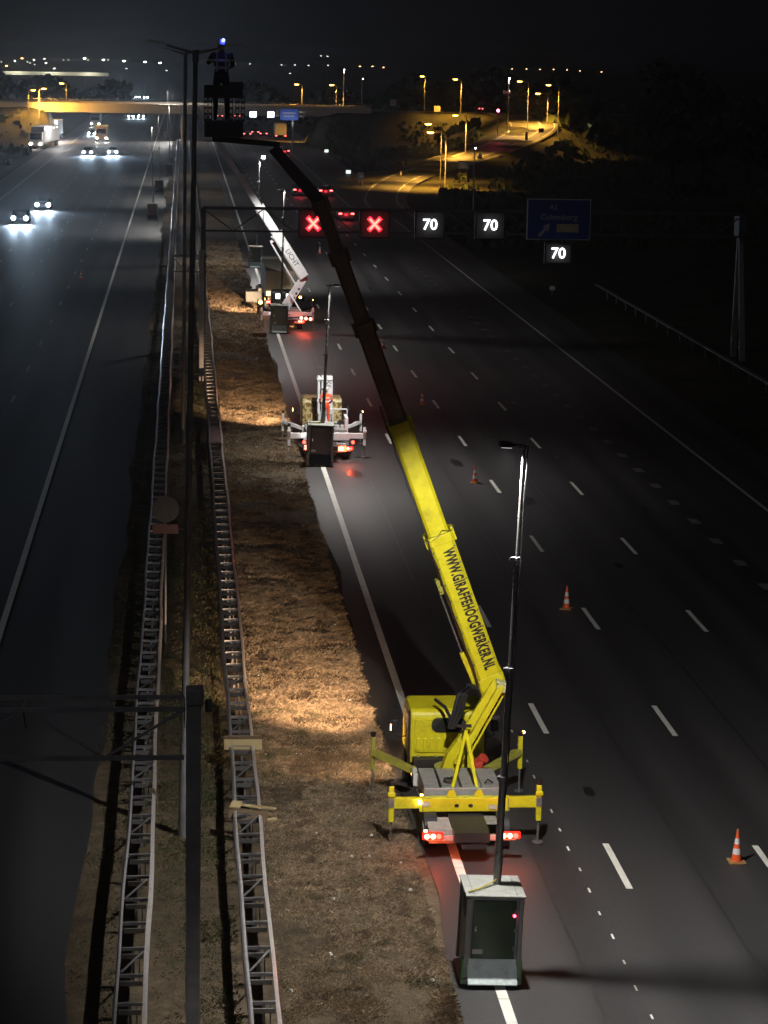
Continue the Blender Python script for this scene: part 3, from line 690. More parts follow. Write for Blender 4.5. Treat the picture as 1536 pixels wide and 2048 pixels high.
def person(label, loc, rz, m, arms, helmet=True, lamp=False):
    t = thing('person', label, 'person', loc, rz)
    J = dict(pel=(0, 0, .96), sp=(0, .01, 1.14), ch=(0, .01, 1.34), nk=(0, .0, 1.5), hd=(0, -.02, 1.585), ht=(0, -.02, 1.72))
    Rr = dict(pel=.155, sp=.14, ch=.165, nk=.06, hd=.085, ht=.075)
    E = [('pel', 'sp'), ('sp', 'ch'), ('ch', 'nk'), ('nk', 'hd'), ('hd', 'ht')]
    for s, q in ((-1, 'l'), (1, 'r')):
        pts = [('hip', (s*.1, 0, .9), .1), ('kn', (s*.125, -.03, .5), .068), ('an', (s*.13, .02, .1), .05), ('he', (s*.13, .01, .045), .045), ('to', (s*.145, -.17, .035), .035)]
        prev = 'pel'
        for nme, p, r in pts: J[nme+q] = p; Rr[nme+q] = r; E.append((prev, nme+q)); prev = nme+q
        sh, el, wr = arms[q]; prev = 'ch'
        for nme, p, r in (('sh', sh, .075), ('el', el, .05), ('wr', wr, .033)): J[nme+q] = p; Rr[nme+q] = r; E.append((prev, nme+q)); prev = nme+q
        d = (Vector(wr)-Vector(el)).normalized(); pa = Vector(wr)+d*.08
        J['pa'+q] = tuple(pa); Rr['pa'+q] = .032; E.append((prev, 'pa'+q))
        sd = d.cross(Vector((0, 1, 0))); sd = sd.normalized() if sd.length > .1 else Vector((1, 0, 0))
        for k, (off, ln) in enumerate(((-.03, .07), (-.01, .085), (.01, .08), (.03, .06), (.055, .03))):
            a = pa+sd*off+d*.02; c = pa+sd*off*1.2+d*ln+Vector((0, -.02, 0)); J['fa%d%s' % (k, q)] = tuple(c)
            Rr['fa%d%s' % (k, q)] = .010; E.append(('pa'+q, 'fa%d%s' % (k, q)))
    keys = list(J); me = bpy.data.meshes.new('body'); me.from_pydata([J[k] for k in keys], [(keys.index(a), keys.index(c)) for a, c in E], [])
    me.materials.append(m)
    o = bpy.data.objects.new('body', me); COL.objects.link(o); o.parent = t
    o.modifiers.new('skin', 'SKIN'); sd = o.modifiers.new('sub', 'SUBSURF'); sd.levels = 2; sd.render_levels = 2
    for i, k in enumerate(keys):
        me.skin_vertices[0].data[i].radius = (Rr[k], Rr[k]*.82 if k in ('pel', 'sp', 'ch') else Rr[k]); me.skin_vertices[0].data[i].use_root = (k == 'pel')
    # head details: nose, ears, eyes
    q = MB(); q.box((0, -.105, 1.62), (.025, .035, .045), taper=.5); q.box((-.08, -.02, 1.63), (.02, .03, .05)); q.box((.08, -.02, 1.63), (.02, .03, .05))
    q.build('face', SKIN, t)
    if helmet:
        vs, fs = [], []; n = 14
        for i, (z, r) in enumerate(((1.66, .115), (1.72, .108), (1.77, .085), (1.80, .04))):
            vs += [(math.cos(2*PI*j/n)*r, -.02+math.sin(2*PI*j/n)*r*1.12, z) for j in range(n)]
        for i in range(3): fs += [(i*n+j, i*n+(j+1) % n, (i+1)*n+(j+1) % n, (i+1)*n+j) for j in range(n)]
        fs.append(tuple(range(3*n, 4*n)))
        MB().add(vs, fs).box((0, -.14, 1.665), (.17, .08, .012)).build('helmet', mat('helmet', (.5, .5, .48), .4), t, smooth=True)
    if lamp:
        for sx_ in (-.1, .1): MB().box((sx_, .135, 1.28), (.045, .02, .42)).build('reflective_strap', mat('strap_grey', (.5, .46, .48), .5), t)
        MB().box((0, .145, 1.16), (.26, .02, .05)).build('reflective_belt', mat('strap_grey', (.5, .46, .48)), t)
        MB().cyl((-.04, .10, 1.76), (-.04, .14, 1.76), .03, n=10).build('helmet_lamp', emit('blue_lamp', (.05, .08, 1), 60), t)
    return t

# ------------------------------------------------------------------ aerial lift trucks
RLAMP = emit('tail_lamp', (1, .05, .03), 9); RLAMP2 = emit('brake_lamp_core', (1, .30, .2), 8); AMB = emit('amber_lamp', (1, .42, .08), 35)
WLAMP = emit('white_marker', (1, .95, .85), 25)
def spots_mat():
    m = bpy.data.materials.new('giraffe_print'); m.use_nodes = True; n, l = m.node_tree.nodes, m.node_tree.links; b = n['Principled BSDF']
    b.inputs['Roughness'].default_value = .4
    tc = n.new('ShaderNodeTexCoord'); v = n.new('ShaderNodeTexVoronoi'); v.feature = 'DISTANCE_TO_EDGE'; v.inputs['Scale'].default_value = 3.4
    ns = n.new('ShaderNodeTexNoise'); ns.inputs['Scale'].default_value = 5
    mx = n.new('ShaderNodeMixRGB'); mx.inputs['Fac'].default_value = .12; l.new(tc.outputs['Object'], mx.inputs['Color1']); l.new(ns.outputs['Color'], mx.inputs['Color2'])
    l.new(mx.outputs[0], v.inputs['Vector'])
    r = n.new('ShaderNodeValToRGB'); e = r.color_ramp.elements; e[0].position = .10; e[0].color = (.62, .52, .26, 1); e[1].position = .17; e[1].color = (.22, .13, .035, 1)
    l.new(v.outputs['Distance'], r.inputs['Fac']); l.new(r.outputs[0], b.inputs['Base Color']); return m
GIR = spots_mat()

def rounded(w, h, r, n=4):
    pts = []
    for cx, cz, a0 in ((w/2-r, h/2-r, 0), (-w/2+r, h/2-r, 90), (-w/2+r, -h/2+r, 180), (w/2-r, -h/2+r, 270)):
        for k in range(n+1):
            a = math.radians(a0+90*k/n); pts.append((cx+r*math.cos(a), cz+r*math.sin(a)))
    return pts
def lift_truck(loc, label, P, cabm, arm, boom, dull=None):
    """truck frame: origin on the ground under the rear bumper, y forward"""
    t = thing('lift_truck', label, 'aerial lift', loc, group='aerial lift trucks')
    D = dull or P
    # chassis, wheels
    MB().box((0, 3.6, .62), (.8, 7.0, .22)).build('chassis', DARK, t)
    for x in (-.82, .82):
        for y in (1.35, 6.3):
            wh = MB().cyl((x-.14, y, .40), (x+.14, y, .40), .40, n=20).build('wheel', BLK, t, smooth=True)
            MB().cyl((x+.145*(1 if x > 0 else -1), y, .40), (x+.16*(1 if x > 0 else -1), y, .40), .2, n=14).build('rim', GALV, wh)
    # cab: rounded box, back wall at y=5.3
    cw = .92
    prof = [(5.28, .92), (5.28, 1.98), (5.40, 2.10), (6.5, 2.13), (6.85, 1.95), (7.15, 1.35), (7.2, .75), (5.28, .75)]
    cab = MB().prism(prof, 0, -cw, cw).build('cab', cabm, t, bevel=.07)
    MB().prism([(x, z) for x, z in rounded(1.62, .80, .08)], 1, 5.235, 5.285).build('back_panel', cabm, t).location = (0, 0, 1.46)
    for k in range(9):
        MB().box((-.72+.165*k, 5.235, 1.27), (.085, .07, .30)).build('panel_rib', cabm, t, bevel=.012)
    w = MB().prism(rounded(.78, .30, .13), 1, 5.20, 5.233).build('rear_window', GLASS, t); w.location = (.02, 0, 1.74)
    MB().prism(rounded(.84, .36, .15), 1, 5.21, 5.234).build('window_seal', BLK, t).location = (.02, 0, 1.74)
    MB().add([(-cw+.1, 6.98, 1.78), (cw-.1, 6.98, 1.78), (cw-.08, 7.2, 1.3), (-cw+.08, 7.2, 1.3)], [(0, 1, 2, 3)]).build('windscreen', GLASS, t)
    for s in (-1, 1):
        MB().box((s*(cw+.004), 6.1, 1.66), (.02, .9, .42)).build('side_window', GLASS, t)
        MB().box((s*(cw+.01), 5.33, 1.4), (.05, .10, 1.35)).build('door_pillar', DARK, t)
        MB().tube([(s*.94, 6.0, 1.25), (s*1.1, 5.95, 1.22), (s*1.22, 5.9, 1.3), (s*1.23, 5.9, 1.55)], .016).build('mirror_arm', BLK, t)
        MB().box((s*1.23, 5.88, 1.55), (.19, .09, .32)).build('mirror', BLK, t, bevel=.03)
    MB().box((-1.32, 5.9, 1.50), (.03, .06, .14)).build('side_indicator', AMB, t)
    MB().tube([(-.72, 5.15, 1.02), (-.7, 5.1, .82), (-.5, 5.1, .72), (-.3, 5.1, .82), (-.28, 5.15, 1.02)], .03).build('air_hose', mat('pale_hose', (.4, .38, .15), .6), t)
    MB().box((-.1, 5.05, .85), (1.5, .3, .24)).build('gear_housing', DARK, t)
    # deck with lockers
    MB().box((0, 2.75, .74), (1.86, 2.1, .06)).build('deck', ALU, t)
    MB().box((0, 1.82, 1.16-.12), (1.84, .08, .40)).build('rear_locker_front', ALU, t, bevel=.01)
    for i, (x, w_) in enumerate(((-.72, .36), (-.28, .42), (.2, .44), (.66, .42))):
        MB().box((x, 2.65, 1.02), (w_, 1.55, .40-.03*(i % 2))).build('locker', ALU, t, bevel=.012)
    MB().box((.28, 2.7, 1.235), (.07, 1.3, .015)).build('rubber_strip', BLK, t); MB().box((-.51, 2.6, 1.235), (.04, 1.3, .015)).build('rubber_strip', BLK, t)
    MB().tube([(-.3+.13*math.cos(a*.8), 2.2+.2*math.sin(a*.8), 1.26+.004*a) for a in range(18)], .016).build('coiled_hose', BLK, t); MB().tube([(.52, 2.1, 1.26), (.6, 2.25, 1.3), (.7, 2.1, 1.27)], .018).build('coiled_hose', BLK, t)
    MB().box((-.95, 3.6, .95), (.12, .5, .3)).build('locker_bin', mat('white_bin', (.6, .6, .55), .6), t)
    # rear outrigger beam with jacks
    MB().box((-.02, 1.55, .95), (2.06, .2, .32)).build('outrigger_housing', P, t, bevel=.012)
    for x in (-.2, .12):
        MB().prism(rounded(.11, .075, .037), 1, 1.443, 1.452).build('beam_hole', BLK, t).location = (x, 0, .93)
    for s in (-1, 1):
        MB().box((s*1.36, 1.56, .98), (.72, .15, .24)).build('outrigger_arm', P, t, bevel=.01)
        MB().box((s*1.69, 1.55, .96), (.12, .15, .84)).box((s*1.69, 1.46, 1.2), (.17, .05, .1)).build('jack_leg', P, t, bevel=.015)
        MB().cyl((s*1.69, 1.55, 1.38), (s*1.69, 1.55, 1.53), .055, .075, 10).build('jack_cap', BLK, t)
        MB().box((s*1.69, 1.46, 1.0), (.13, .02, .2)).build('jack_plate', GALV, t)
        MB().cyl((s*1.69, 1.55, .0), (s*1.69, 1.55, .56), .028).build('jack_rod', CHROME, t)
        MB().cyl((s*1.69, 1.55, .0), (s*1.69, 1.55, .03), .13, n=16).build('jack_pad', GALV, t)
        # front outriggers
        MB().beam((s*.9, 4.55, .82), (s*1.75, 5.35, 1.02), .14, .24, (0, -1, 0)).build('outrigger_arm', D, t, bevel=.01)
        MB().box((s*1.8, 5.38, 1.0), (.11, .14, .82)).build('jack_leg', D if s < 0 else P, t, bevel=.015)
        MB().cyl((s*1.8, 5.38, 1.42), (s*1.8, 5.38, 1.52), .05, .08, 10).build('jack_cap', BLK, t)
        MB().cyl((s*1.8, 5.38, .0), (s*1.8, 5.38, .6), .026).build('jack_rod', GALV, t)
        MB().cyl((s*1.8, 5.38, .0), (s*1.8, 5.38, .03), .12, n=14).build('jack_pad', GALV, t)
    # rear end: mudguards, bumper, lamps
    MB().box((-.62, .95, .66), (.62, .9, .05)).box((-.62, .5, .52), (.62, .04, .3), rx=-.2).build('mudguard', mat('pale_mudguard', (.42, .36, .33), .6, dirt=.3), t, bevel=.01)
    MB().box((.62, 1.15, .68), (.42, .5, .05)).build('mudguard', ALU, t, bevel=.01)
    MB().box((0, .35, .55), (2.0, .1, .13)).build('bumper', ALU, t, bevel=.01)
    MB().box((.05, .2, .42), (.55, .3, .1)).build('tow_plate', DARK, t)
    for s in (-1, 1):
        MB().box((s*.86, .27, .62), (.48, .07, .17)).build('flare_housing', emit('flare_housing', (1, .025, .015), 1.6), t, bevel=.02)  # housing made to glow red, painting the flare round the tail lamps
        for dx in (-.14, 0, .13): MB().cyl((s*.86+dx, .23, .62), (s*.86+dx, .20, .62), .058, n=12).build('tail_lamp', RLAMP if dx > .1 else RLAMP2, t)
        light('tail_glow', 'POINT', (s*.86, -.05, .62), 34, (1, .12, .04), None, .08, parent=t)
    MB().box((-1.02, .3, .7), (.08, .06, .09)).build('marker_lamp', RLAMP2, t)
    for x, y, z in ((-.98, 3.9, .92), (-.95, 2.0, 1.0), (-1.05, 1.42, 1.02)):
        MB().box((x, y, z), (.05, .05, .06)).build('side_marker', AMB if y > 1.5 else WLAMP, t)
    MB().box((1.88, 5.4, 1.5), (.05, .05, .05)).build('side_marker', AMB, t)
    # turntable
    MB().cyl((0, 4.3, .78), (0, 4.3, 1.0), .42, n=24).build('turntable', D, t)
    return t

# ---- yellow lift
YT = lift_truck((6.42, 49.62, -.165), 'yellow aerial lift truck at the front with www lettering on its boom', YEL, YEL, None, None, YEL_O)
def L(p): return Vector(p)-Vector((6.42, 49.62, -.165))
# lower arm: from turret up right to the knuckle
A0, A1 = L((6.45, 53.55, 1.05)), L((7.52, 53.75, 2.9))
ad = (A1-A0).normalized()
MB().beam(A0, A1, .50, .16, (0, -1, 0), w1=.42).build('lower_arm_plate', YEL, YT, bevel=.02)
sdv = Vector((0, -1, 0)).cross(ad)
MB().beam(A0+Vector((.0, -.18, 0))-sdv*.02, A1+Vector((0, -.18, 0)), .16, .2, (0, -1, 0), w1=.14).build('lower_arm_rib', YEL, YT, bevel=.015)
MB().prism([(-.42, 0), (.3, 0), (.36, .3), (.22, .62), (-.05, .75), (-.3, .4)], 1, -.16, .16).build('turret', YEL, YT, bevel=.02).location = L((6.55, 53.6, .85))
side = sdv if sdv.x < 0 else -sdv
for i, (q, hw, hh) in enumerate(((.13, .10, .17), (.30, .07, .12), (.46, .055, .13), (.62, .045, .06), (.70, .05, .10), (.78, .05, .10), (.86, .045, .08))):
    c = A0+ad*(A1-A0).length*q+(-side)*(.13)+Vector((0, -.095, 0))
    b = MB().beam(c-ad*hh*.7, c+ad*hh*.7, hw, .02, (0, -1, 0), ch=hw*.3); b.build('arm_cutout', BLK, YT)
MB().cyl(A1+Vector((0, -.25, -.05)), A1+Vector((0, .3, -.05)), .12, n=18).box(A1+Vector((.02, -.1, .06)), (.3, .3, .06), ry=.3).build('knuckle_pin', mat('pale_yellow', (.6, .6, .3), .5), YT, bevel=.01)
MB().box(A1+Vector((-.12, -.25, -.75)), (.16, .08, .1)).tube([A1+Vector((0, -.28, -.6)), A1+Vector((.06, -.3, -.78)), A1+Vector((.1, -.3, -.9))], .012).build('sensor_box', BLK, YT)
MB().box(L((6.62, 53.3, 2.0)), (.34, .08, .06)).box(L((6.62, 53.28, 1.9)), (.08, .06, .16)).build('boom_latch', DARK, YT)
for x in (6.11, 6.74):
    MB().beam(L((x, 51.35, .93)), L((6.62, 52.9, 2.0)), .075, .05, (0, -1, 0)).build('support_strut', YEL, YT, bevel=.008)
    MB().prism([(-.13, 0), (.13, 0), (.05, .16), (-.05, .16)], 1, -.03, .03).build('strut_foot', YEL, YT).location = L((x, 51.2, .94))
# hoses
for k, (o1, rr) in enumerate(((0, .055), (.1, .05), (.19, .035))):
    MB().tube([L((6.35+o1*.6, 53.95, 1.75)), L((6.45+o1, 53.95, 2.15)), L((6.55+o1, 53.9, 2.6)), L((6.72+o1, 53.85, 2.85-o1*.4)), L((6.9+o1*.8, 53.9, 2.8-o1*.5)), L((7.05+o1*.6, 54.0, 2.55-o1))], rr, 8).build('hydraulic_hose', BLK, YT, smooth=True)
MB().tube([L((6.1, 54.9, 2.2)), L((6.3, 54.5, 2.12)), L((6.42, 54.0, 1.9))], .04, 8).build('hydraulic_hose', BLK, YT)
MB().cyl(L((7.02, 53.6, 1.0)), L((7.16, 53.5, 1.16)), .13, n=14).box(L((6.98, 53.45, .98)), (.24, .2, .2)).build('red_canister', mat('red_plastic', (.5, .05, .03), .5), YT, bevel=.02)
# main boom
def boom(t, off, K, T, secs, m, textstr=None, name='boom_section', collar_m=None, col_last=None):
    K, T = Vector(K)-off, Vector(T)-off; d = (T-K); Ln = d.length; d.normalize()
    n = Vector((0, -1, 0)); n = (n-d*n.dot(d)).normalized(); sd = n.cross(d)
    for i, (a, c, w) in enumerate(secs):
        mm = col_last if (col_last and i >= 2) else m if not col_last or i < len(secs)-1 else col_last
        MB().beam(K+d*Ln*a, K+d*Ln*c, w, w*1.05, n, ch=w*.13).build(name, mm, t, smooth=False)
        e = K+d*Ln*c
        b = MB().beam(e-d*.22, e, w*1.10, w*1.16, n, ch=w*.13)
        for s in (-1, 1): b.beam(e-d*.28+sd*s*w*.56+n*.05, e+d*.05+sd*s*w*.56+n*.05, .07, w*.4, n)
        b.build('boom_collar', collar_m or mm, t, bevel=.008)
    return K, T, d, n, sd, Ln
OFF = Vector((6.42, 49.62, -.165))
K, T, bd, bn, bs, BL = boom(YT, OFF, (7.38, 54.15, 2.75), (3.05, 53.3, 14.25), [(0, .33, .60), (.33, .56, .50), (.56, .76, .42), (.76, .90, .36), (.90, 1.0, .30)], YEL, col_last=mat('unlit_boom', (.20, .13, .085), .5, .2, .3, 3, .05, 30, dirt=.4))  # upper sections coloured dark brown, their missing light put into the paint
if bs.x < 0: bs = -bs
# lip ridge along the left edge of the outer section, end cap at the foot
MB().beam(K+bd*.3-bs*.31, K+bd*BL*.33-bs*.31, .05, .3, bn).build('boom_edge', YEL, YT)
MB().beam(K-bd*.05, K+bd*.35, .66, .66, bn, ch=.05).build('boom_foot', YEL, YT, bevel=.01)
text('WWW.GIRAFFEHOOGWERKER.NL', 'boom_lettering', .36, mat('black_lettering', (.015, .015, .012), .5), YT,
     K+bd*BL*.171+bs*.07+bn*.319, -bd, bs, .003, .017, 'CENTER', 1.12, .515)
c0 = K+bd*BL*.225-bs*.38
MB().beam(c0-bd*.16, c0+bd*.2, .13, .25, bn).cyl(c0+bn*.2, c0-bn*.2, .07).beam(c0-bd*.12, c0+bs*.35-bd*.1, .05, .05, bn).build('cylinder_bracket', YEL_O, YT, bevel=.01)
MB().cyl(c0-bs*.06, K+bd*.55*1.9-bs*.42, .022).build('cylinder_rod', CHROME, YT)
MB().beam(K+bd*.55*1.9-bs*.42, K-bd*.1-bs*.36, .13, .13, bn, ch=.02).build('cylinder_barrel', YEL, YT, bevel=.01)
c1 = K+bd*BL*.33+bn*.34
MB().tube([c1-bs*.34+bd*.05, c1-bs*.25-bd*.08, c1-bs*.05-bd*.02, c1+bs*.1+bd*.1, c1+bs*.3+bd*.02, c1+bs*.4+bd*.12], .012, 5).build('boom_cable', mat('dull_cable', (.12, .12, .03), .6), YT)
for k in range(9):
    for sg in (-1, 1): MB().cyl(K+bd*(.35+.42*k)+bs*sg*.255+bn*.31, K+bd*(.35+.42*k)+bs*sg*.255+bn*.335, .018, n=8).build('bolt', GALV_D, YT)
MB().tube([K+bd*(.2+.25*k)-bs*(.30+.012*math.sin(k*1.9))+bn*(.30) for k in range(30)], .018, 6).build('control_cable', BLK, YT)
for x, y, z in ((-.9, 1.43, .98), (.62, 1.43, .9)): MB().box((x, y, z), (.18, .012, .1)).build('warning_sticker', mat('sticker', (.55, .5, .4), .5), YT)
for s_ in (-1, 1): MB().box((s_*.98, 1.435, .95), (.03, .015, .3)).build('weld_seam', YEL_O, YT)
# basket + jib
bk = thing('work_basket', 'dark work basket at the tip of the yellow boom, high beside the lamp post', 'work basket', (.90, 53.6, 15.62))
BSK = mat('basket_dark', (.07, .055, .06), .6, .2, .2, 6)
MB().box((0, 0, .18), (.86, .9, .36)).build('floor_box', BSK, bk, bevel=.02)
MB().box((.1, -.2, -.03), (.5, .4, .08)).build('floor_bracket', BSK, bk)
for x in (-.40, -.30, .16, .30, .42):
    q = MB()
    for z in np.arange(.36, .86, .13): q.box((x, -.43, z+.02), (.085, .03, .045))
    for s in (-1, 1): q.box((x+s*.034, -.43, .62), (.018, .032, .56))
    q.build('perforated_post', BSK, bk)
for z in (.88, 1.12): MB().box((0, -.44, z), (.86, .04, .04)).build('rail', BSK, bk)
MB().box((0, -.42, 1.0), (.84, .03, .22)).build('panel', BSK, bk)
MB().box((0, .44, 1.0), (.86, .04, .25)).build('panel', BSK, bk)
for s in (-1, 1): MB().box((s*.42, 0, 1.1), (.03, .86, .04)).box((s*.42, 0, .75), (.03, .86, .03)).build('side_rail', BSK, bk)
MB().box((.28, -.3, 1.14), (.3, .2, .16)).build('control_box', BSK, bk, bevel=.02)
MB().beam((3.08-.90, -.32, 14.2-15.62), (2.0-.9, -.36, -.22), .30, .22, w1=.24).beam((1.25, -.36, -.14), (-.25, -.3, -.04), .12, .12).build('jib', BSK, bk)
HV = body_mat('dark_work_clothes', (.02, .02, .025), (.035, .03, .04), (.3, .2, .15), .92, 1.5)
person('worker in dark clothes with reflective straps and blue helmet lamp, standing in the raised basket', (.85, 53.55, 15.98), PI, HV,
       dict(l=((-.2, 0, 1.42), (-.27, -.12, 1.2), (-.18, -.35, 1.15)), r=((.2, 0, 1.42), (.3, -.12, 1.25), (.22, -.38, 1.3))), True, True)
# ---- middle white lift with giraffe print cab
WT = lift_truck((6.42, 102.45, -.165), 'white aerial lift truck with giraffe print cab behind the maroon light tower', WHT, GIR, None, None)
def add_w(t, off):
    pass
o2 = Vector((6.42, 102.45, -.165))
MB().prism([(-.3, 0), (.3, 0), (.34, .5), (.15, .75), (-.2, .7)], 1, -.3, .3).build('turret', WHT, WT, bevel=.02).location = (0, 4.3, 1.0)
for x, w in ((-.24, .12), (.13, .52)):
    MB().box((x, 4.2, 2.45), (w, .5, 1.75)).build('boom_section', WHT, WT, bevel=.03)
MB().box((.02, 4.18, 3.2), (.72, .56, .1)).box((.02, 4.18, 2.2), (.7, .54, .08)).build('boom_collar', WHT, WT, bevel=.01)
MB().tube([(.1, 3.85, 3.0), (.2, 3.8, 3.1), (.32, 3.82, 3.0)], .02).tube([(-.05, 3.85, 2.4), (.05, 3.8, 2.0), (0, 3.85, 1.5)], .035).build('hydraulic_hose', BLK, WT)
for p0, p1 in (((-.05, 3.1, 1.95), (1.0, 3.1, 1.95)), ((.35, 3.1, 1.2), (.35, 3.1, 1.95)), ((1.0, 3.1, 1.2), (1.0, 3.1, 1.95)), ((-.1, 3.1, 1.28), (.35, 3.1, 1.28)), ((.35, 3.1, 1.35), (1.0, 3.1, 1.35))):
    MB().cyl(p0, p1, .03).build('hand_rail', WHT, WT)
MB().cyl((.72, 2.9, 1.3), (.72, 2.6, 1.3), .2, n=18).build('hose_reel', DARK, WT)
for x in (.5, .72): MB().cyl((x, 2.0, 1.2), (x, 2.0, 1.4), .09, n=12).build('canister', WHT, WT)
MB().box((.9, 2.4, 1.4), (.14, 1.2, .7)).build('side_locker', WHT, WT, bevel=.01)
MB().box((.4, .2, .62), (.75, .05, .28)).build('rear_board', mat('striped_board', (.7, .62, .5), .5), WT)
MB().box((.55, .16, .62), (.2, .02, .16)).build('board_lamp', RLAMP2, WT)
for s in (-1, 1): MB().cyl((s*1.08, .28, .9), (s*1.08, .2, .9), .07, n=12).build('round_tail_lamp', RLAMP, WT)
OHV = body_mat('orange_work_suit', (.75, .07, .03), (.85, .10, .03), (.4, .26, .2), .5, 1.5)
person('worker in an orange suit standing on the deck of the middle white lift', (6.42+.02, 102.45+2.9, 1.02), PI, OHV,
       dict(l=((-.2, 0, 1.42), (-.28, -.05, 1.18), (-.2, -.25, 1.05)), r=((.2, 0, 1.42), (.28, -.05, 1.18), (.2, -.25, 1.05))))
# ---- far white lift
FT = lift_truck((6.85, 153.3, -.17), 'far white aerial lift truck with LICHT on its boom', WHT, DARK, None, None, DARK)
o3 = Vector((6.85, 153.3, -.17))
MB().beam(Vector((6.75, 156.4, 1.05))-o3, Vector((8.05, 156.9, 3.05))-o3, .62, .3, (0, -1, 0), w1=.5).build('lower_arm', WHT, FT, bevel=.02)
for q in (.35, .5, .65): MB().cyl(Vector((6.95+1.1*q, 156.3, 1.0+2*q))-o3, Vector((6.95+1.1*q, 156.26, 1.0+2*q))-o3, .08, n=12).build('arm_cutout', BLK, FT)
k3, t3, d3, n3, s3, l3 = boom(FT, o3, (8.05, 156.9, 3.0), (.9, 159.0, 13.9), [(0, .26, .70), (.26, .42, .56), (.42, .60, .44), (.60, .78, .36), (.78, 1, .28)], WHT)
if s3.x < 0: s3 = -s3
text('LICHT', 'boom_lettering', .46, mat('black_lettering', (.015, .015, .012)), FT, k3+d3*l3*.115+n3*.374+s3*.02, -d3, s3, .003, .0, 'CENTER', 1.0)
MB().cyl(k3+d3*l3*.24-s3*.62, k3-d3*.1-s3*.75, .06).build('cylinder_rod', WHT, FT)
MB().beam(k3+d3*l3*.24-s3*.62, k3+d3*l3*.24, .2, .2, n3).build('cylinder_bracket', WHT, FT)
MB().beam(Vector((7.1, 156.2, 2.0))-o3, Vector((7.75, 155.0, .95))-o3, .09, .08).build('support_strut', WHT, FT)
for x in (-.45, .25):
    MB().box((x, 5.2, 1.76), (.36, .03, .34)).build('lit_window', emit('cab_light', (1, .95, .85), 3.2), FT)
for x, y, z, m in ((1.45, 9.9, .8, AMB), (1.95, 8.6, .7, AMB)):
    pass
MB().box((.18, .15, .62), (.4, .05, .14)).build('number_plate', emit('plate_light', (1, .75, .3), 2.5), FT)
for k in range(3): MB().cyl((.86+.3*k, .2, .85-.03*k), (.86+.3*k, .15, .85-.03*k), .10, n=12).build('tail_lamp', RLAMP2, FT)
light('tail_glow', 'POINT', (1.1, -.1, .8), 60, (1, .05, .03), None, .1, parent=FT)

# ------------------------------------------------------------------ vehicles
def car(loc, label, front, colr, group, lights=True, scale=1, beam=0, tint=(.58, .78, 1), name='car'):
    """front=True: headlights face the camera"""
    t = thing(name, label, 'car', loc, 0 if front else PI, group=group)
    pm = mat('car_paint_%d' % int(sum(colr)*1000), colr, .3, .2, .1, 2, coat=.5)
    prof = [(0, .32), (-.02, .6), (.06, .82), (1.05, .95), (1.75, 1.40), (3.1, 1.44), (3.85, 1.05), (4.35, 1.0), (4.4, .6), (4.38, .32)]
    MB().prism(prof, 0, -.9, .9).build('body', pm, t, bevel=.09)
    MB().add([(-.72, 1.10, .985), (.72, 1.10, .985), (.62, 1.72, 1.395), (-.62, 1.72, 1.395)], [(0, 1, 2, 3)]).build('windscreen', GLASS, t).location = (0, -.02, .012)
    MB().add([(-.62, 3.14, 1.43), (.62, 3.14, 1.43), (.72, 3.82, 1.08), (-.72, 3.82, 1.08)], [(0, 1, 2, 3)]).build('rear_window', GLASS, t).location = (0, .02, .012)
    for s in (-1, 1):
        for y in (.85, 3.5): MB().cyl((s*.72, y, .32), (s*.92, y, .32), .32, n=14).build('wheel', BLK, t)
        MB().prism([(1.3, 1.02), (1.85, 1.36), (3.05, 1.38), (3.6, 1.05)], 0, s*.895, s*.905).build('side_window', GLASS, t)
        hl = MB().cyl((s*.66, 0, .66), (s*.66, -.07, .66), .2, n=14).build('headlight', emit('headlight', (.70, .86, 1), 260) if front else mat('lamp_glass', (.5, .5, .5), .2), t)
        MB().box((s*.68, 4.41, .84), (.36, .05, .16)).build('tail_light', mat('red_lens', (.3, .01, .01), .3) if front else emit('car_tail', (1, .10, .09), 9), t)
        if front and beam:
            light('headlight_beam', 'SPOT', (s*.66, -.12, .66), beam, tint, (s*.66, -30, -1.0), .1, 90, .9, parent=t)
    if not front and beam: light('tail_glow', 'POINT', (0, 4.9, .8), beam, (1, .04, .06), None, .2, parent=t)
    return t
OG = 'oncoming vehicles with bright headlights'
car((-17.1, 252.0, gz(26)+.22), 'nearest oncoming car at the left edge, dazzling bluish headlights', True, (.03, .03, .035), OG, beam=3200)
car((-16.0, 274.5, gz(26)+.25), 'oncoming car just behind the leftmost one, dazzling headlights', True, (.1, .1, .11), OG, beam=3200)
car((-16.84, 425.4, gz(20)), 'left car of the pair driving side by side towards the camera', True, (.08, .08, .1), OG, beam=4200)
car((-12.4, 424.3, gz(13)), 'right car of the pair driving side by side towards the camera', True, (.2, .2, .2), OG, beam=4200)
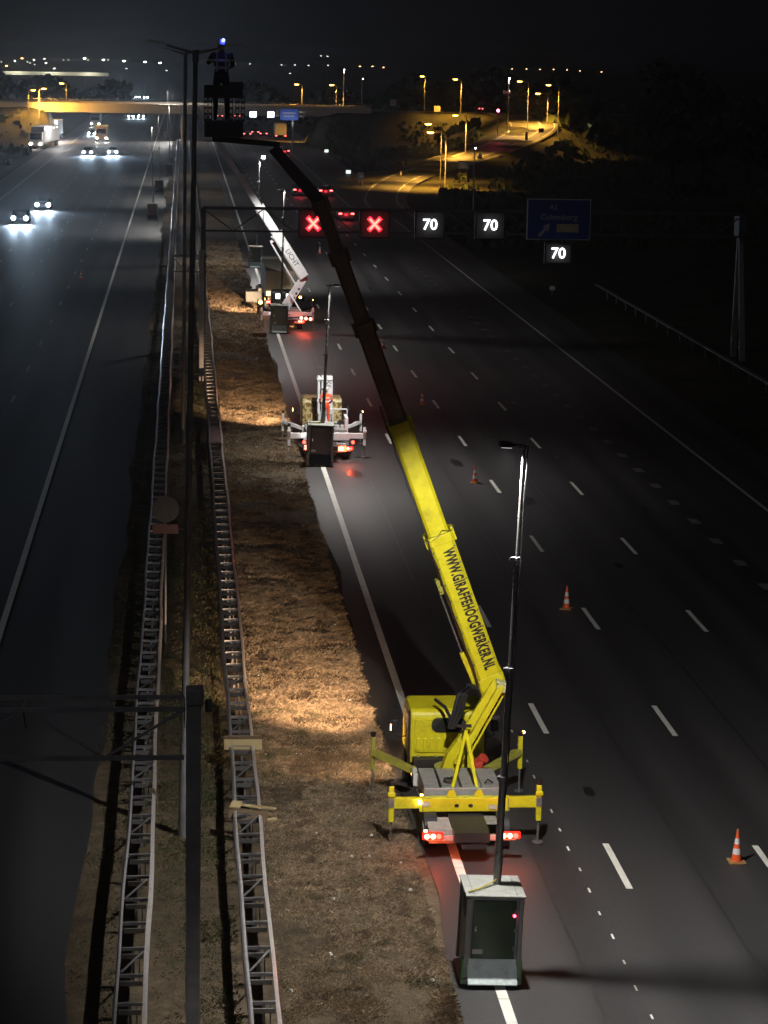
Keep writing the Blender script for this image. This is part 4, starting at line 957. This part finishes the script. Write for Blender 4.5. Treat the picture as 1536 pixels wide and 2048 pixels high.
def lorry(loc, label, front, colr, group, L_=12, h=3.4, w=2.5, beam=0, rz=None, boxm=None):
    t = thing('lorry', label, 'lorry', loc, (0 if front else PI) if rz is None else rz, group=group)
    cm = mat('lorry_cab_%d' % int(sum(colr)*1000), colr, .4, 0, .15, 2)
    MB().prism([(0, .5), (-.05, 1.6), (.25, 2.9), (.5, 3.1), (2.1, 3.1), (2.1, .5)], 0, -w/2+.05, w/2-.05).build('cab', cm, t, bevel=.1)
    MB().box((0, 2.4+L_/2, (h+1.0)/2+.1), (w, L_, h-.9)).build('box_body', boxm or mat('lorry_box', (.45, .43, .38), .6, 0, .15, 1, dirt=.15), t, bevel=.03)
    MB().box((0, 1.2+L_/2, .75), (1.0, L_+1.5, .25)).build('chassis', DARK, t)
    MB().add([(-1, .03, 1.75), (1, .03, 1.75), (.95, .22, 2.75), (-.95, .22, 2.75)], [(0, 1, 2, 3)]).build('windscreen', GLASS, t).location = (0, -.05, 0)
    for s in (-1, 1):
        for y in (1.2, L_-1.5, L_+.4): MB().cyl((s*(w/2-.3), y, .5), (s*(w/2), y, .5), .5, n=16).build('wheel', BLK, t)
        MB().box((s*.95, -.08, .85), (.36, .06, .22)).build('headlight', emit('headlight_warm', (1, .86, .7), 90) if front else mat('lamp_glass', (.5, .5, .5)), t)
        MB().box((s*(w/2-.25), 2.43+L_, .9), (.36, .05, .16)).build('tail_light', mat('red_lens', (.3, .01, .01)) if front else emit('car_tail', (1, .10, .09), 9), t)
        if front and beam: light('headlight_beam', 'SPOT', (s*.95, -.2, .85), beam, (1, .9, .75), (s*.95, -30, -2.0), .1, 70, .8, parent=t)
    return t
lorry((-16.6, 491.7, gz(20)), 'oncoming lorry with warm headlights and an orange bumper glow, third row from the front', True, (.3, .2, .12), OG, 8, 3.2, beam=900)
car((-20.1, 530.8, gz(26)), 'oncoming car with warm headlights left of the orange lit lorry', True, (.2, .2, .2), OG, beam=900)
lorry((-21.7, 596.7, gz(26)), 'oncoming lorry with warm lights just under the overpass', True, (.4, .4, .4), OG, 8, 3.4, beam=600)
car((-14.5, 672, gz(15)), 'left one of the far pair of headlights under the overpass', True, (.2, .2, .2), OG, beam=700)
car((-11.7, 671, gz(12)), 'right one of the far pair of headlights under the overpass', True, (.2, .2, .2), OG, beam=700)
WL = lorry((-28.0, 459, -.65), 'long white lorry with marker lights standing at the far left side of the oncoming road', True, (.7, .7, .72), 'white lorries', 17, 3.9, rz=-.12, boxm=mat('white_trailer', (.75, .75, .77), .5, 0, .08, 1))
W2L = lorry((-27.6, 505, -.65), 'second white lorry behind the long one at the left, its lamps bright', True, (.7, .7, .72), 'white lorries', 10, 3.9, rz=-.05, beam=3000, boxm=mat('white_trailer', (.75, .75, .77)))
light('lorry_fill', 'POINT', (2.5, -2.5, 4.0), 2500, (1, .97, 1), None, .3, parent=W2L)  # unseen fill light added to brighten the white lorries
for k in range(5): MB().box((1.27, 3+k*3.4, 3.6), (.05, .3, .12)).build('marker_lamp', WLAMP, WL)
light('headlight_beam', 'SPOT', (0, -1, 1), 1500, (1, .85, .8), (0, -30, -2), .2, 90, .8, parent=WL)
light('lorry_fill', 'POINT', (3.2, 7, 5.2), 1800, (1, .95, .9), None, .3, parent=WL)  # second added fill, beside the long lorry
for nm, x, y in (('leftmost car of the far cluster of headlights beyond the overpass', -34, 1180), ('second car of the far cluster of headlights beyond the overpass', -30, 1150), ('third car of the far cluster of headlights beyond the overpass', -22, 980),
                 ('fourth car of the far cluster of headlights beyond the overpass', -18.5, 985), ('fifth car of the far cluster of headlights beyond the overpass', -15, 975), ('sixth car of the far cluster of headlights beyond the overpass', -25, 1000)):
    car((x, y, -.5), nm, True, (.2, .2, .2), OG, beam=1300)
TG2 = 'vehicles driving away with red tail lights'
car((15.15, 313, gz(15)), 'car with red tail lights driving away, left one of the pair above the gantry', False, (.03, .03, .035), TG2, beam=40)
car((18.54, 313.2, gz(18)), 'car with orange-red tail lights driving away, right one of the pair above the gantry', False, (.05, .03, .03), TG2, beam=40)
car((18.1, 267.5, gz(18)), 'dark car whose tail light shows just left of the second red cross', False, (.12, .11, .11), TG2, beam=30)
lorry((21.3, 533.5, gz(21)), 'lorry with a row of red lamps driving away below the far blue sign', False, (.2, .2, .25), TG2, 9, 3.4)
car((18.7, 443.7, gz(19)), 'dark van-like car with tail lights in front of the departing lorry', False, (.06, .05, .06), TG2, beam=50)
for nm, x, y in (('left car of the far line of tail lights beside the basket', 14.2, 530), ('middle car of the far line of tail lights beside the basket', 16.4, 545), ('right car of the far line of tail lights beside the basket', 18.0, 536),
                 ('far car with red lights seen through the basket, left', 10.4, 680), ('far car with red lights seen through the basket, right', 15.6, 688)):
    car((x, y+4.4, gz(x)), nm, False, (.05, .05, .05), TG2)
# tan lorry beside the far lift
LV = lorry((6.7, 175.5, gz(7)), 'tan box lorry parked just ahead of the far white lift', False, (.5, .45, .35), 'lorries at the work site', 10, 2.9, 2.0, boxm=mat('tan_box', (.36, .31, .22), .7, 0, .12, 3, dirt=.2))
for s in (-1, 1): MB().box((s*.6, 12.46, 1.5), (.7, .05, .3)).build('lit_board', emit('board_light', (1, .85, .5), 2.2), LV)
for s in (-.9, 1.35): MB().cyl((s, 12.5, .9), (s, 12.6, .9), .12, n=12).build('amber_lamp', AMB, LV)
MB().box((-1.5, 9.5, .95), (.5, .1, .14)).build('amber_lamp', AMB, LV)
cr = thing('equipment_crate', 'pale crate with a bright white roll beside the far tan lorry', 'crate', (5.15, 172, gz(5)))
MB().box((0, 0, .4), (1.2, 2.2, .8)).build('crate', mat('pale_crate', (.5, .55, .55), .6), cr, bevel=.02)
MB().cyl((.45, -.9, .9), (.3, .6, .95), .16, n=14).build('roll', WHT, cr, smooth=True)
# car on the overpass road
car((66.5, 502, 6.55), 'car with red lights turning onto the overpass road at the right', False, (.1, .05, .05), TG2).rotation_euler = (0, 0, PI/2+.4)

# ------------------------------------------------------------------ overpass
ov = thing('overpass', 'long concrete overpass crossing both carriageways, lit yellow at its left', 'bridge', (0, OVER_Y, 0))
MB().box((0, 0, 5.85), (72, 13, 1.1)).build('deck', CONC, ov, bevel=.05)
MB().box((0, -6.75, 6.35), (78, .5, 1.9)).build('parapet', mat('pale_parapet', (.52, .49, .40), .75, 0, .12, .35, .1, 6, dirt=.15), ov, bevel=.04)
MB().box((0, 6.75, 6.35), (78, .5, 2.2)).build('parapet', CONC, ov)
for x in (-34.5, 34.5): MB().box((x, 0, 2.6), (1.2, 13, 5.4)).build('abutment', CONC, ov)
for y in (-4, 0, 4): MB().cyl((-.0, y, -.1), (0, y, 5.35), .5, n=16).build('pier', CONC, ov)
MB().box((0, 0, 5.2), (1.4, 12, .5)).build('pier_cap', CONC, ov)
for k in range(40): MB().box((-39+2*k, -6.9, 7.75), (.06, .06, .6)).build('railing_post', GALV, ov)
MB().box((0, -6.9, 8.05), (78, .07, .07)).build('handrail', GALV, ov)

# ------------------------------------------------------------------ street lamps on the ramp and beyond
def street_lamp(x, y, z0, hgt, arm, label, col, power, group, r=.5, cut=True, es=30):
    t = thing('street_lamp', label, 'street lamp', (x, y, z0), group=group)
    MB().cyl((0, 0, 0), (0, 0, hgt-.3), .10, .06, 10).tube([(0, 0, hgt-.35), (arm*.15, 0, hgt-.05), (arm*.7, 0, hgt+.05), (arm, 0, hgt+.02)], .04).build('pole', mat('lamp_pole', (.42, .4, .34), .5, .4, .1, 3), t)
    MB().box((arm*1.08, 0, hgt+.12), (.6, .3, .12)).build('lamp_head', DARK, t)
    vs = MB().cyl((arm*1.08, 0, hgt+.05), (arm*1.08, 0, hgt-.12), r, r*.6, 12)
    vs.build('bulb', emit('bulb_%d_%d' % (int(sum(col)*100), es), col, es), t)
    if power: light('lamp_light', 'SPOT', (arm*1.08, -.1, hgt-.2), power*5.2, col, (arm*1.08, -.1, 0), .25, 130, .7, parent=t)
    return t
SG = 'orange street lamps along the ramp'
SL = (1, .49, .07)
for (x, y, z0, h, arm, pw, nm) in [
    (38.8, 357.9, -.6, 8.4, -1.9, 5200, 'tall orange ramp lamp, the left one of the nearest pair'),
    (37.2, 336.9, -.6, 7.8, -2.1, 9000, 'shorter orange ramp lamp, right in front of its neighbour'),
    (48.9, 411.7, .4, 7.5, -1.8, 6500, 'orange lamp at the middle of the curved ramp'),
    (71.8, 468.9, 4.2, 6.9, -1.9, 6500, 'orange lamp at the top of the ramp, beneath a higher one'),
    (57.2, 491.7, 6.4, 7.0, -1.2, 5200, 'orange lamp on the embankment left of the red traffic light'),
    (66.1, 456.6, 4.2, 9.3, -1.6, 5200, 'orange lamp right of the white mast at the ramp top'),
    (70.6, 447.6, 3.6, 9.4, -1.9, 4200, 'orange lamp rightmost on the ramp'),
    (25.3, 511.0, 6.4, 5.2, -1.1, 2500, 'orange lamp on the overpass left of the identical one'),
    (32.6, 511.0, 6.4, 5.2, -.9, 2500, 'orange lamp on the overpass near its right end'),
    (52.5, 520.0, 6.4, 7.3, -.6, 2500, 'orange lamp behind the embankment crest')]:
    street_lamp(x, y, z0, h, arm, nm, SL, pw, SG)
WG = 'white street lamps'
street_lamp(35.35, 288.4, -.6, 7.5, .1, 'slim white lamp post between gantry and ramp', (1, 1, .95), 0, WG, .10, es=12)
street_lamp(61.9, 453.9, 3.6, 10.5, .1, 'tall white mast with a small plate near the traffic light', (1, .97, .9), 500, WG, .16, es=40)
street_lamp(34.2, 512, 6.4, 8.5, .1, 'tall thin white lamp behind the overpass end', (1, .95, .85), 300, WG, .14, es=18)
street_lamp(39.5, 530, 6.4, 6.5, .2, 'slim dim lamp right of the overpass end', (1, .95, .85), 0, WG, .12, es=10)
street_lamp(83, 480, 3.5, 3.0, .1, 'short white path lamp right of the ramp top', (1, .98, .9), 120, WG, .12, es=20)
street_lamp(118, 560, -.6, 13.5, .1, 'pale lamp of the pair in the dark trees, right one', (1, 1, 1), 0, WG, .13, es=16)
street_lamp(116.3, 560, -.6, 12.9, .1, 'pale lamp of the pair in the dark trees, left one', (1, 1, 1), 0, WG, .13, es=16)
LG = 'orange street lamps left of the overpass'
for (x, y, z0, h, arm, pw, nm) in [
    (-31.2, 490, 4.0, 5.8, .9, 2500, 'orange lamp nearest the left end of the overpass, left of two'),
    (-29.2, 492, 4.0, 6.1, .9, 2500, 'orange lamp at the left end of the overpass, right of two'),
    (-24.6, 511, 6.4, 4.6, -.9, 1200, 'orange lamp above the overpass parapet'),
    (-41.0, 488, 5.0, 7.5, .9, 700, 'orange lamp standing alone at the left edge')]:
    street_lamp(x, y, z0, h, arm, nm, SL, pw, LG)
light('deck_lamp', 'SPOT', (-30.3, 489.2, 9.6), 26000, SL, (-24, 497, 5.5), .3, 100, 1)

# far lights towards the horizon
def at(u, v, D):
    a = (u-768)*math.cos(ROLL)+(v-1024)*math.sin(ROLL); b_ = -(u-768)*math.sin(ROLL)+(v-1024)*math.cos(ROLL)
    d = _f*FPX+_r*a-_u*b_; tt = D/d.y; p = Vector((0, 0, CAM_H))+d*tt; return p
def far_lamp(u, v, D, col, es, label, r, group, post=True):
    p = at(u, v, D); h = max(4.0, p.z+.6); t = thing('street_lamp', label, 'street lamp', (p.x, p.y, p.z-h), group=group)
    q = MB().cyl((0, 0, 0), (0, 0, h-.1), .08, .06, 6).build('pole', mat('lamp_pole', (.42, .4, .34)), t)
    MB().cyl((0, 0, h-.15), (0, 0, h+.35*r), r*.7, r, 8).build('bulb', emit('far_bulb_%s_%d' % (''.join('%02d' % int(c*99) for c in col), es), col, es), t)
    return t
WW = (1, .93, .8); OR = (1, .6, .25)
for k, (u, v) in enumerate([(169, 117), (207, 120), (248, 122), (290, 124), (320, 126)]):
    far_lamp(u, v, 900, WW, 30, ['first', 'second', 'third', 'fourth', 'fifth'][k]+' white motorway lamp of the row beyond the overpass, from the left', .5, 'white lamps in a row beyond the overpass')
FG = 'tiny far lights along the horizon'
ORD = ['leftmost', 'second', 'third', 'fourth', 'fifth', 'sixth', 'seventh', 'eighth', 'ninth', 'tenth', 'eleventh', 'rightmost']
def fl(lst, lab, D, col, es, r):
    lst = sorted(lst)
    for i, (u, v) in enumerate(lst): far_lamp(u, v, D, col, es, (ORD[i] if i < len(lst)-1 else 'rightmost')+' of the '+lab, r, lab)
fl([(968, 137), (996, 137), (1024, 138), (1053, 138), (1080, 139), (1107, 139), (1134, 140), (1160, 142), (1203, 144)], 'tiny warm lamps in a row on the horizon at the right', 2300, (1, .6, .3), 9, .8)
fl([(720, 133), (745, 133), (767, 135)], 'three tiny warm lamps on the middle horizon', 2300, (1, .55, .22), 14, .9)
fl([(3, 124), (55, 124), (60, 126), (69, 129), (92, 127), (127, 120), (137, 120), (176, 120), (216, 120), (110, 137)], 'faint whitish lamps scattered on the left horizon', 1900, (1, .9, .8), 3, .7)
fl([(30, 122), (68, 120), (89, 118), (92, 126), (108, 137)], 'bright whitish lamps on the left horizon', 1800, WW, 12, .7)
fl([(44, 117), (13, 132)], 'orange lamps on the left horizon', 1600, (1, .5, .15), 14, .9)
fl([(470, 128), (500, 128), (563, 130), (590, 130), (617, 131), (642, 112), (655, 113), (656, 131), (543, 160), (580, 147), (253, 137), (333, 141)], 'pale lamps on the horizon beyond the basket', 1900, (1, .92, .85), 4, .7)
# strip of a distant lit viaduct at the left
b = MB().box((0, 0, 0), (46, 3, 1.4)); o = b.build('viaduct', mat('viaduct_concrete', (.5, .5, .42), .8), None); p = at(105, 147, 1000); o.location = p
tag(o, 'distant pale viaduct strip above the overpass at the left', 'viaduct')
for xx in (-15, 0, 15): light('viaduct_lamp', 'POINT', (p.x+xx, p.y-6, p.z+2), 2500, (1, .95, .75), None, .3)

# traffic light, signs
t = thing('traffic_light', 'traffic light showing red at the ramp end', 'traffic light', (58.9, 446, 3.4))
MB().cyl((0, 0, 0), (0, 0, 3.6), .07).build('pole', GALV, t)
MB().box((0, 0, 4.2), (.34, .3, 1.0)).build('signal_head', BLK, t, bevel=.03)
MB().cyl((0, -.16, 4.75), (0, -.2, 4.75), .26, n=14).build('red_lens', emit('traffic_red', (1, .05, .12), 70), t)
MB().cyl((0, -.16, 4.2), (0, -.18, 4.2), .1, n=12).build('lower_lens', DARK, t)
light('red_glow', 'POINT', (0, -.6, 4.7), 120, (1, .05, .1), None, .2, parent=t)
def plate_sign(name, loc, w, h, zc, m, label, deco=None, posts=2):
    t = thing(name, label, 'road sign', loc)
    for s in ((-1, 1) if posts == 2 else (0,)): MB().cyl((s*w*.32, .05, 0), (s*w*.32, .05, zc+h/2), .035, n=8).build('post', GALV, t)
    MB().box((0, 0, zc), (w, .05, h)).build('sign_plate', m, t, bevel=.03)
    MB().box((0, -.028, zc), (w-.08, .006, h-.08)).build('sign_face', m, t)
    if deco: deco(t, zc)
    return t
SB2 = mat('sign_blue_lit', (.04, .10, .42), .4, 0, .1, 3)
def arrow(t, zc): MB().prism([(-.2, -.04), (.02, -.04), (.02, -.13), (.24, 0), (.02, .13), (.02, .04), (-.2, .04)], 1, -.036, -.04).build('arrow', SW, t).location = (0, 0, zc-.05)
plate_sign('route_sign', (25.3, 339.8, -.65), .92, 1.15, 1.45, SB2, 'small blue sign with a white arrow beside the ramp start', arrow)
def lines(t, zc):
    for k in range(3): MB().box((-.1+.1*k, -.036, zc+.3-.3*k), (.9+.2*(k % 2), .006, .1)).build('text_line', SW, t)
plate_sign('route_sign', (43.2, 366, -.45), 1.7, 1.2, 1.9, SB2, 'wide blue direction sign right of the ramp', lines)
t = thing('warning_sign', 'red bordered warning sign on white board beside the ramp', 'road sign', (50.6, 405, -.2))
MB().cyl((0, .05, 0), (0, .05, 1.6), .05).build('post', GALV, t)
MB().prism([(-.5, 0), (.5, 0), (.5, .5), (.18, 1.55), (-.18, 1.55), (-.5, .5)], 1, 0, .04).build('sign_plate', REFLW, t).location = (0, 0, .4)
MB().prism([(-.42, .1), (.42, .1), (0, 1.1)], 1, -.004, -.012).build('red_triangle', mat('sign_red', (.5, .04, .03), .5), t).location = (0, 0, .5)
MB().prism([(-.22, .2), (.22, .2), (0, .72)], 1, -.014, -.02).build('triangle_centre', REFLW, t).location = (0, 0, .5)
plate_sign('route_sign', (66.7, 442.8, 3.0), 1.0, .8, 1.7, mat('sign_dark', (.03, .02, .02), .6), 'dark square sign at the outer side of the ramp bend', None, 1)
plate_sign('route_sign', (63.0, 436, 2.6), .5, 1.4, 1.2, mat('chevron_red', (.25, .05, .04), .6), 'narrow red marker board at the ramp bend', None, 1)
plate_sign('route_sign', (43.5, 496, 6.5), 1.2, 1.3, 1.9, mat('sign_pale', (.45, .45, .4), .6), 'pale square sign on the embankment crest', None, 1)
plate_sign('route_sign', (52.5, 494, 6.4), 1.3, 1.2, .9, mat('sign_yellowish', (.45, .45, .28), .6), 'yellowish board low on the embankment crest', None, 1)
plate_sign('route_sign', (61.3, 452, 8.5), 1.5, .5, 3.0, REFLW, 'small white name plate beside the tall white mast', None, 1)
for nm, x, y in (('white reflector panel on the verge beyond the far lamp', 25.8, 372), ('white reflector panel at the end of the far marking', 27.3, 455)):
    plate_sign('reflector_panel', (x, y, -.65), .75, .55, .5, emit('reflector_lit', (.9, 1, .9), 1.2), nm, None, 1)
plate_sign('marker_plate', (28.96, 183.9, -.65), .42, .32, .55, mat('pale_marker', (.6, .65, .6), .5), 'tiny white marker plate on the dark right verge', None, 1)
def delineator(x, y, z, lab):
    t = thing('delineator', lab, 'marker post', (x, y, z), group='white marker posts')
    MB().box((0, 0, .5), (.12, .1, 1.0)).build('post', REFLW, t); MB().box((0, -.053, .85), (.08, .01, .16)).build('reflector', ORNG, t)
delineator(33.5, 366, -.6, 'white marker post left of the curved ramp'); delineator(35.8, 330, -.6, 'white marker post right of the curved ramp')

# far gantry before the overpass
t = thing('sign_gantry', 'far gantry below the overpass with two lit signals and a blue sign', 'gantry', (0, 455, 0), group='overhead gantries')
truss(t, 8.5, 26, 0, 6.3, 7.1, 1.8, GAN, .8, .06)
MB().beam((20.8, .3, -.5), (20.8, .3, 7), .3, .3).build('leg', GAN, t)
MB().beam((0.6, .3, -.1), (.6, .3, 7), .3, .3).build('leg', GAN, t)
MB().beam((.6, 0, 6.8), (8.5, 0, 6.8), .2, .5).build('cross_beam', GAN, t)
for k, (x, nm) in enumerate(((13.25, 'left'), (16.6, 'right'))):
    s = thing('lane_signal', 'far white-lit lane signal under the overpass, the '+nm+' one', 'lane signal', (x, 454.5, 6.55), group='far lane signals')
    MB().box((0, .1, 0), (1.7, .3, 1.6)).build('housing', mat('signal_blue_grey', (.12, .14, .3), .6), s)
    MB().box((0, -.07, 0), (1.2, .04, 1.0)).build('lit_face', emit('far_signal', (.9, .9, 1), 9), s, bevel=.1)
s = thing('direction_sign', 'far blue direction sign before the overpass', 'direction sign', (20.1, 454.4, 6.6))
MB().box((0, 0, 0), (3.4, .08, 2.1)).build('blue_panel', SB2, s)
for k in range(2): MB().box((0, -.05, .3-.6*k), (2.4-.4*k, .01, .25)).build('text_line', SW, s)
light('sign_lamp', 'SPOT', (20.1, 450, 3.2), 900, (.9, .95, 1), (20.1, 454.4, 6.6), .1, 60, .6)

# ------------------------------------------------------------------ trees
BARK = mat('bark', (.05, .04, .03), .9, 0, .3, 5, .4, 20)
LEAF = grass_mat('leaves', [(.015, .025, .01), (.03, .045, .015), (.05, .06, .02), (.025, .035, .012)])
def crown_mesh(n, R_, H, seed, ls):
    r2 = np.random.default_rng(seed); C = []
    for k in range(16):
        a = r2.uniform(0, 2*PI); rr = R_*.62*math.sqrt(r2.random()); z = r2.uniform(.1, .95)
        C.append((rr*math.cos(a)*(1.1-z*.6), rr*math.sin(a)*(1.1-z*.6), H*z, R_*r2.uniform(.25, .45)))
    V, F = [], []
    for i in range(n):
        cx, cy, cz, cr = C[r2.integers(len(C))]; v = r2.normal(0, 1, 3); v /= np.linalg.norm(v)+1e-6; v *= cr*(.55+.5*r2.random())
        p = np.array((cx, cy, cz))+v; a = r2.normal(0, 1, 3); a /= np.linalg.norm(a); c = np.cross(a, r2.normal(0, 1, 3)); c /= np.linalg.norm(c)+1e-6
        s = ls*r2.uniform(.5, 1.3); o = len(V); V += [tuple(p+a*s), tuple(p+c*s*.6), tuple(p-a*s), tuple(p-c*s*.6)]; F.append((o, o+1, o+2, o+3))
    me = bpy.data.meshes.new('crown'); me.from_pydata(V, [], F); me.materials.append(LEAF); return me
CM = [crown_mesh(2600, 5.2, 11, 1, .55), crown_mesh(2600, 6.0, 9, 2, .55), crown_mesh(2200, 4.2, 12, 3, .5)]
TM = MB().cyl((0, 0, 0), (0, 0, 4), .35, .26, 10).cyl((0, 0, 4), (1.2, .3, 8), .2, .08, 8).cyl((0, 0, 3.6), (-1.3, -.3, 7.5), .2, .07, 8).cyl((0, 0, 4), (.1, .9, 10), .2, .05, 8)
TM = TM.build('trunk', BARK); trunk_me = TM.data; bpy.data.objects.remove(TM)
def tree(x, y, z, s, k, label, group='dark trees beyond the road'):
    t = thing('tree', label, 'tree', (x, y, z), random.uniform(0, 6), group=group); t.scale = (s, s, s)
    for nm, me_ in (('trunk', trunk_me), ('crown', CM[k])):
        o = bpy.data.objects.new(nm, me_); COL.objects.link(o); o.parent = t
        if nm == 'crown': o.location = (0, 0, 2.6)
for i, (x, y, s, nm) in enumerate([(68, 328, 1.35, 'tallest round dark tree rising above the skyline at the right'), (72, 352, 1.05, 'dark tree left of the tallest one at the right'), (75, 340, 1.12, 'dark tree right of the tallest one'),
                                   (84, 350, .98, 'dark tree at the right frame edge, above the verge'), (93, 360, 1.0, 'dark tree farther off at the right frame edge')]):
    tree(x, y, -.6, s, i % 3, nm)
tl = MB()
def treeline(name, u0, u1, D, top, label, seed):
    r2 = np.random.default_rng(seed); V, F = [], []
    x0 = at(u0, 130, D).x; x1 = at(u1, 130, D).x; n = int(abs(x1-x0)*18)
    for i in range(n):
        x = r2.uniform(x0, x1); ht = top*(.72+.28*math.sin(x*.06+seed)*math.sin(x*.021)+.14*math.sin(x*.31+2)); z = ht*math.sqrt(r2.random()) ; y = D+r2.uniform(-8, 8)
        a = r2.normal(0, 1, 3); a /= np.linalg.norm(a); c = np.cross(a, r2.normal(0, 1, 3)); c /= np.linalg.norm(c)+1e-6; s = r2.uniform(.8, 1.9)
        o = len(V); p = np.array((x, y, z-.6)); V += [tuple(p+a*s), tuple(p+c*s*.8), tuple(p-a*s), tuple(p-c*s*.8)]; F.append((o, o+1, o+2, o+3))
    me = bpy.data.meshes.new(name); me.from_pydata(V, [], F); me.materials.append(LEAF)
    o = bpy.data.objects.new(name, me); COL.objects.link(o); tag(o, label, 'treeline', kind='stuff')
treeline('treeline', 480, 1250, 620, 14.5, 'dark mass of trees behind the overpass embankment', 3)
treeline('treeline', 1080, 1700, 480, 14.0, 'dark mass of trees along the right edge of the fields', 5)
treeline('treeline', -200, 260, 760, 13.0, 'dark mass of trees beyond the overpass at the left', 9)
# scrub on the embankments and fields
def scrub(name, label, n, zone, seed, size):
    r2 = np.random.default_rng(seed); V, F = [], []
    X = r2.uniform(zone[0], zone[1], n); Y = r2.uniform(zone[2], zone[3], n)
    ix = np.clip(np.searchsorted(xs, X)-1, 0, nx-2); iy = np.clip(np.searchsorted(ys, Y)-1, 0, ny-2)
    xa, ya = np.array(xs, float), np.array(ys, float)
    tx = (X-xa[ix])/(xa[ix+1]-xa[ix]); ty = (Y-ya[iy])/(ya[iy+1]-ya[iy])
    Z = (hts[iy, ix]*(1-tx)+hts[iy, ix+1]*tx)*(1-ty)+(hts[iy+1, ix]*(1-tx)+hts[iy+1, ix+1]*tx)*ty
    C = hash_noise(X, Y, .12, seed)*.6+hash_noise(X, Y, .5, seed+1)*.4
    for x, y, z, c in zip(X, Y, Z, C):
        near = min((math.hypot(x-(p[0]), y-p[1]) for p in RAMPF))
        if near < 8.5 or c < .42 or (abs(y-OVER_Y) < 8 and z > 5.5): continue
        h = size*(.4+1.6*(c-.4)*2)*r2.uniform(.5, 1.2)
        for k in range(3):
            a = r2.uniform(0, PI); dx, dy = math.cos(a)*h*.5, math.sin(a)*h*.5; q = r2.normal(0, .25*h, 2); o = len(V)
            V += [(x-dx+q[0], y-dy+q[1], z-.1), (x+dx+q[0], y+dy+q[1], z-.1), (x+dx*.5+q[0], y+dy*.5+q[1], z+h*r2.uniform(.6, 1)), (x-dx*.7+q[0], y-dy*.7+q[1], z+h*r2.uniform(.5, .9))]; F.append((o, o+1, o+2, o+3))
    me = bpy.data.meshes.new(name); me.from_pydata(V, [], F); me.materials.append(LEAF)
    o = bpy.data.objects.new(name, me); COL.objects.link(o); tag(o, label, 'undergrowth', kind='stuff')
RAMPF = []
for a_, c_ in zip(RAMP[:-1], RAMP[1:]):
    for k in range(4): RAMPF.append((a_[0]+(c_[0]-a_[0])*k/4, a_[1]+(c_[1]-a_[1])*k/4))
scrub('undergrowth', 'rough weeds on the embankment and verge around the ramp', 22000, (29, 120, 230, 540), 4, .8)
scrub('undergrowth', 'rough weeds on the left verge and embankment', 3500, (-110, -28, 330, 520), 8, .9)
# guardrail on the far right verge
t = thing('guardrail', 'low steel guardrail in the dark on the right verge', 'crash barrier', (0, 0, 0))
MB().beam((32.4, 96, .02), (32.8, 186, .02), .05, .3, (1, 0, 0)).build('rail', GALV_D, t)
q = MB()
for k in range(22): MB().box((32.45+.0045*k*4, 97+4*k, -.3), (.08, .1, .7)).build('post', GALV_D, t)

# ------------------------------------------------------------------ vehicle head lamps that light the verge
def verge_beam(t, x, y, z, tx, ty, tz, pw, col, spot=60):
    light('head_lamp_beam', 'SPOT', (x, y, z), pw, col, (tx, ty, tz), .06, spot, .9, parent=t)
OL = (1, .64, .38)
for t, f in ((YT, 1.0), (WT, .9), (FT, .9)):
    for s in (-1, 1): MB().box((s*.72, 7.23, .78), (.3, .06, .2)).build('head_lamp', emit('truck_head', (1, .85, .6), 20), t)
    light('head_lamp_beam', 'SPOT', (-1.15, 6.9, 1.3), 12500*f, OL, (-5.0, 20, -.4), .05, 26, 1, scale=(1.9, 1, 1), parent=t)
    verge_beam(t, .7, 7.35, .85, 1.0, 22, -.2, 300*f, (1, .85, .65), 70)
verge_beam(YT, -1.42, 6.0, 1.4, -3.0, 9.5, 0, 520, OL, 135)

# ------------------------------------------------------------------ night haze
hz = MB().box((400, 3950, 20), (9000, 8200, 45)).build('haze', [])
hm = bpy.data.materials.new('haze'); hm.use_nodes = True; hn = hm.node_tree.nodes; hn.clear()
ho = hn.new('ShaderNodeOutputMaterial'); hv = hn.new('ShaderNodeVolumePrincipled')
hv.inputs['Density'].default_value = HAZE; hv.inputs['Anisotropy'].default_value = .8; hv.inputs['Color'].default_value = (.9, .92, .95, 1)
hm.node_tree.links.new(hv.outputs[0], ho.inputs['Volume']); hz.data.materials.append(hm); hz['kind'] = 'stuff'
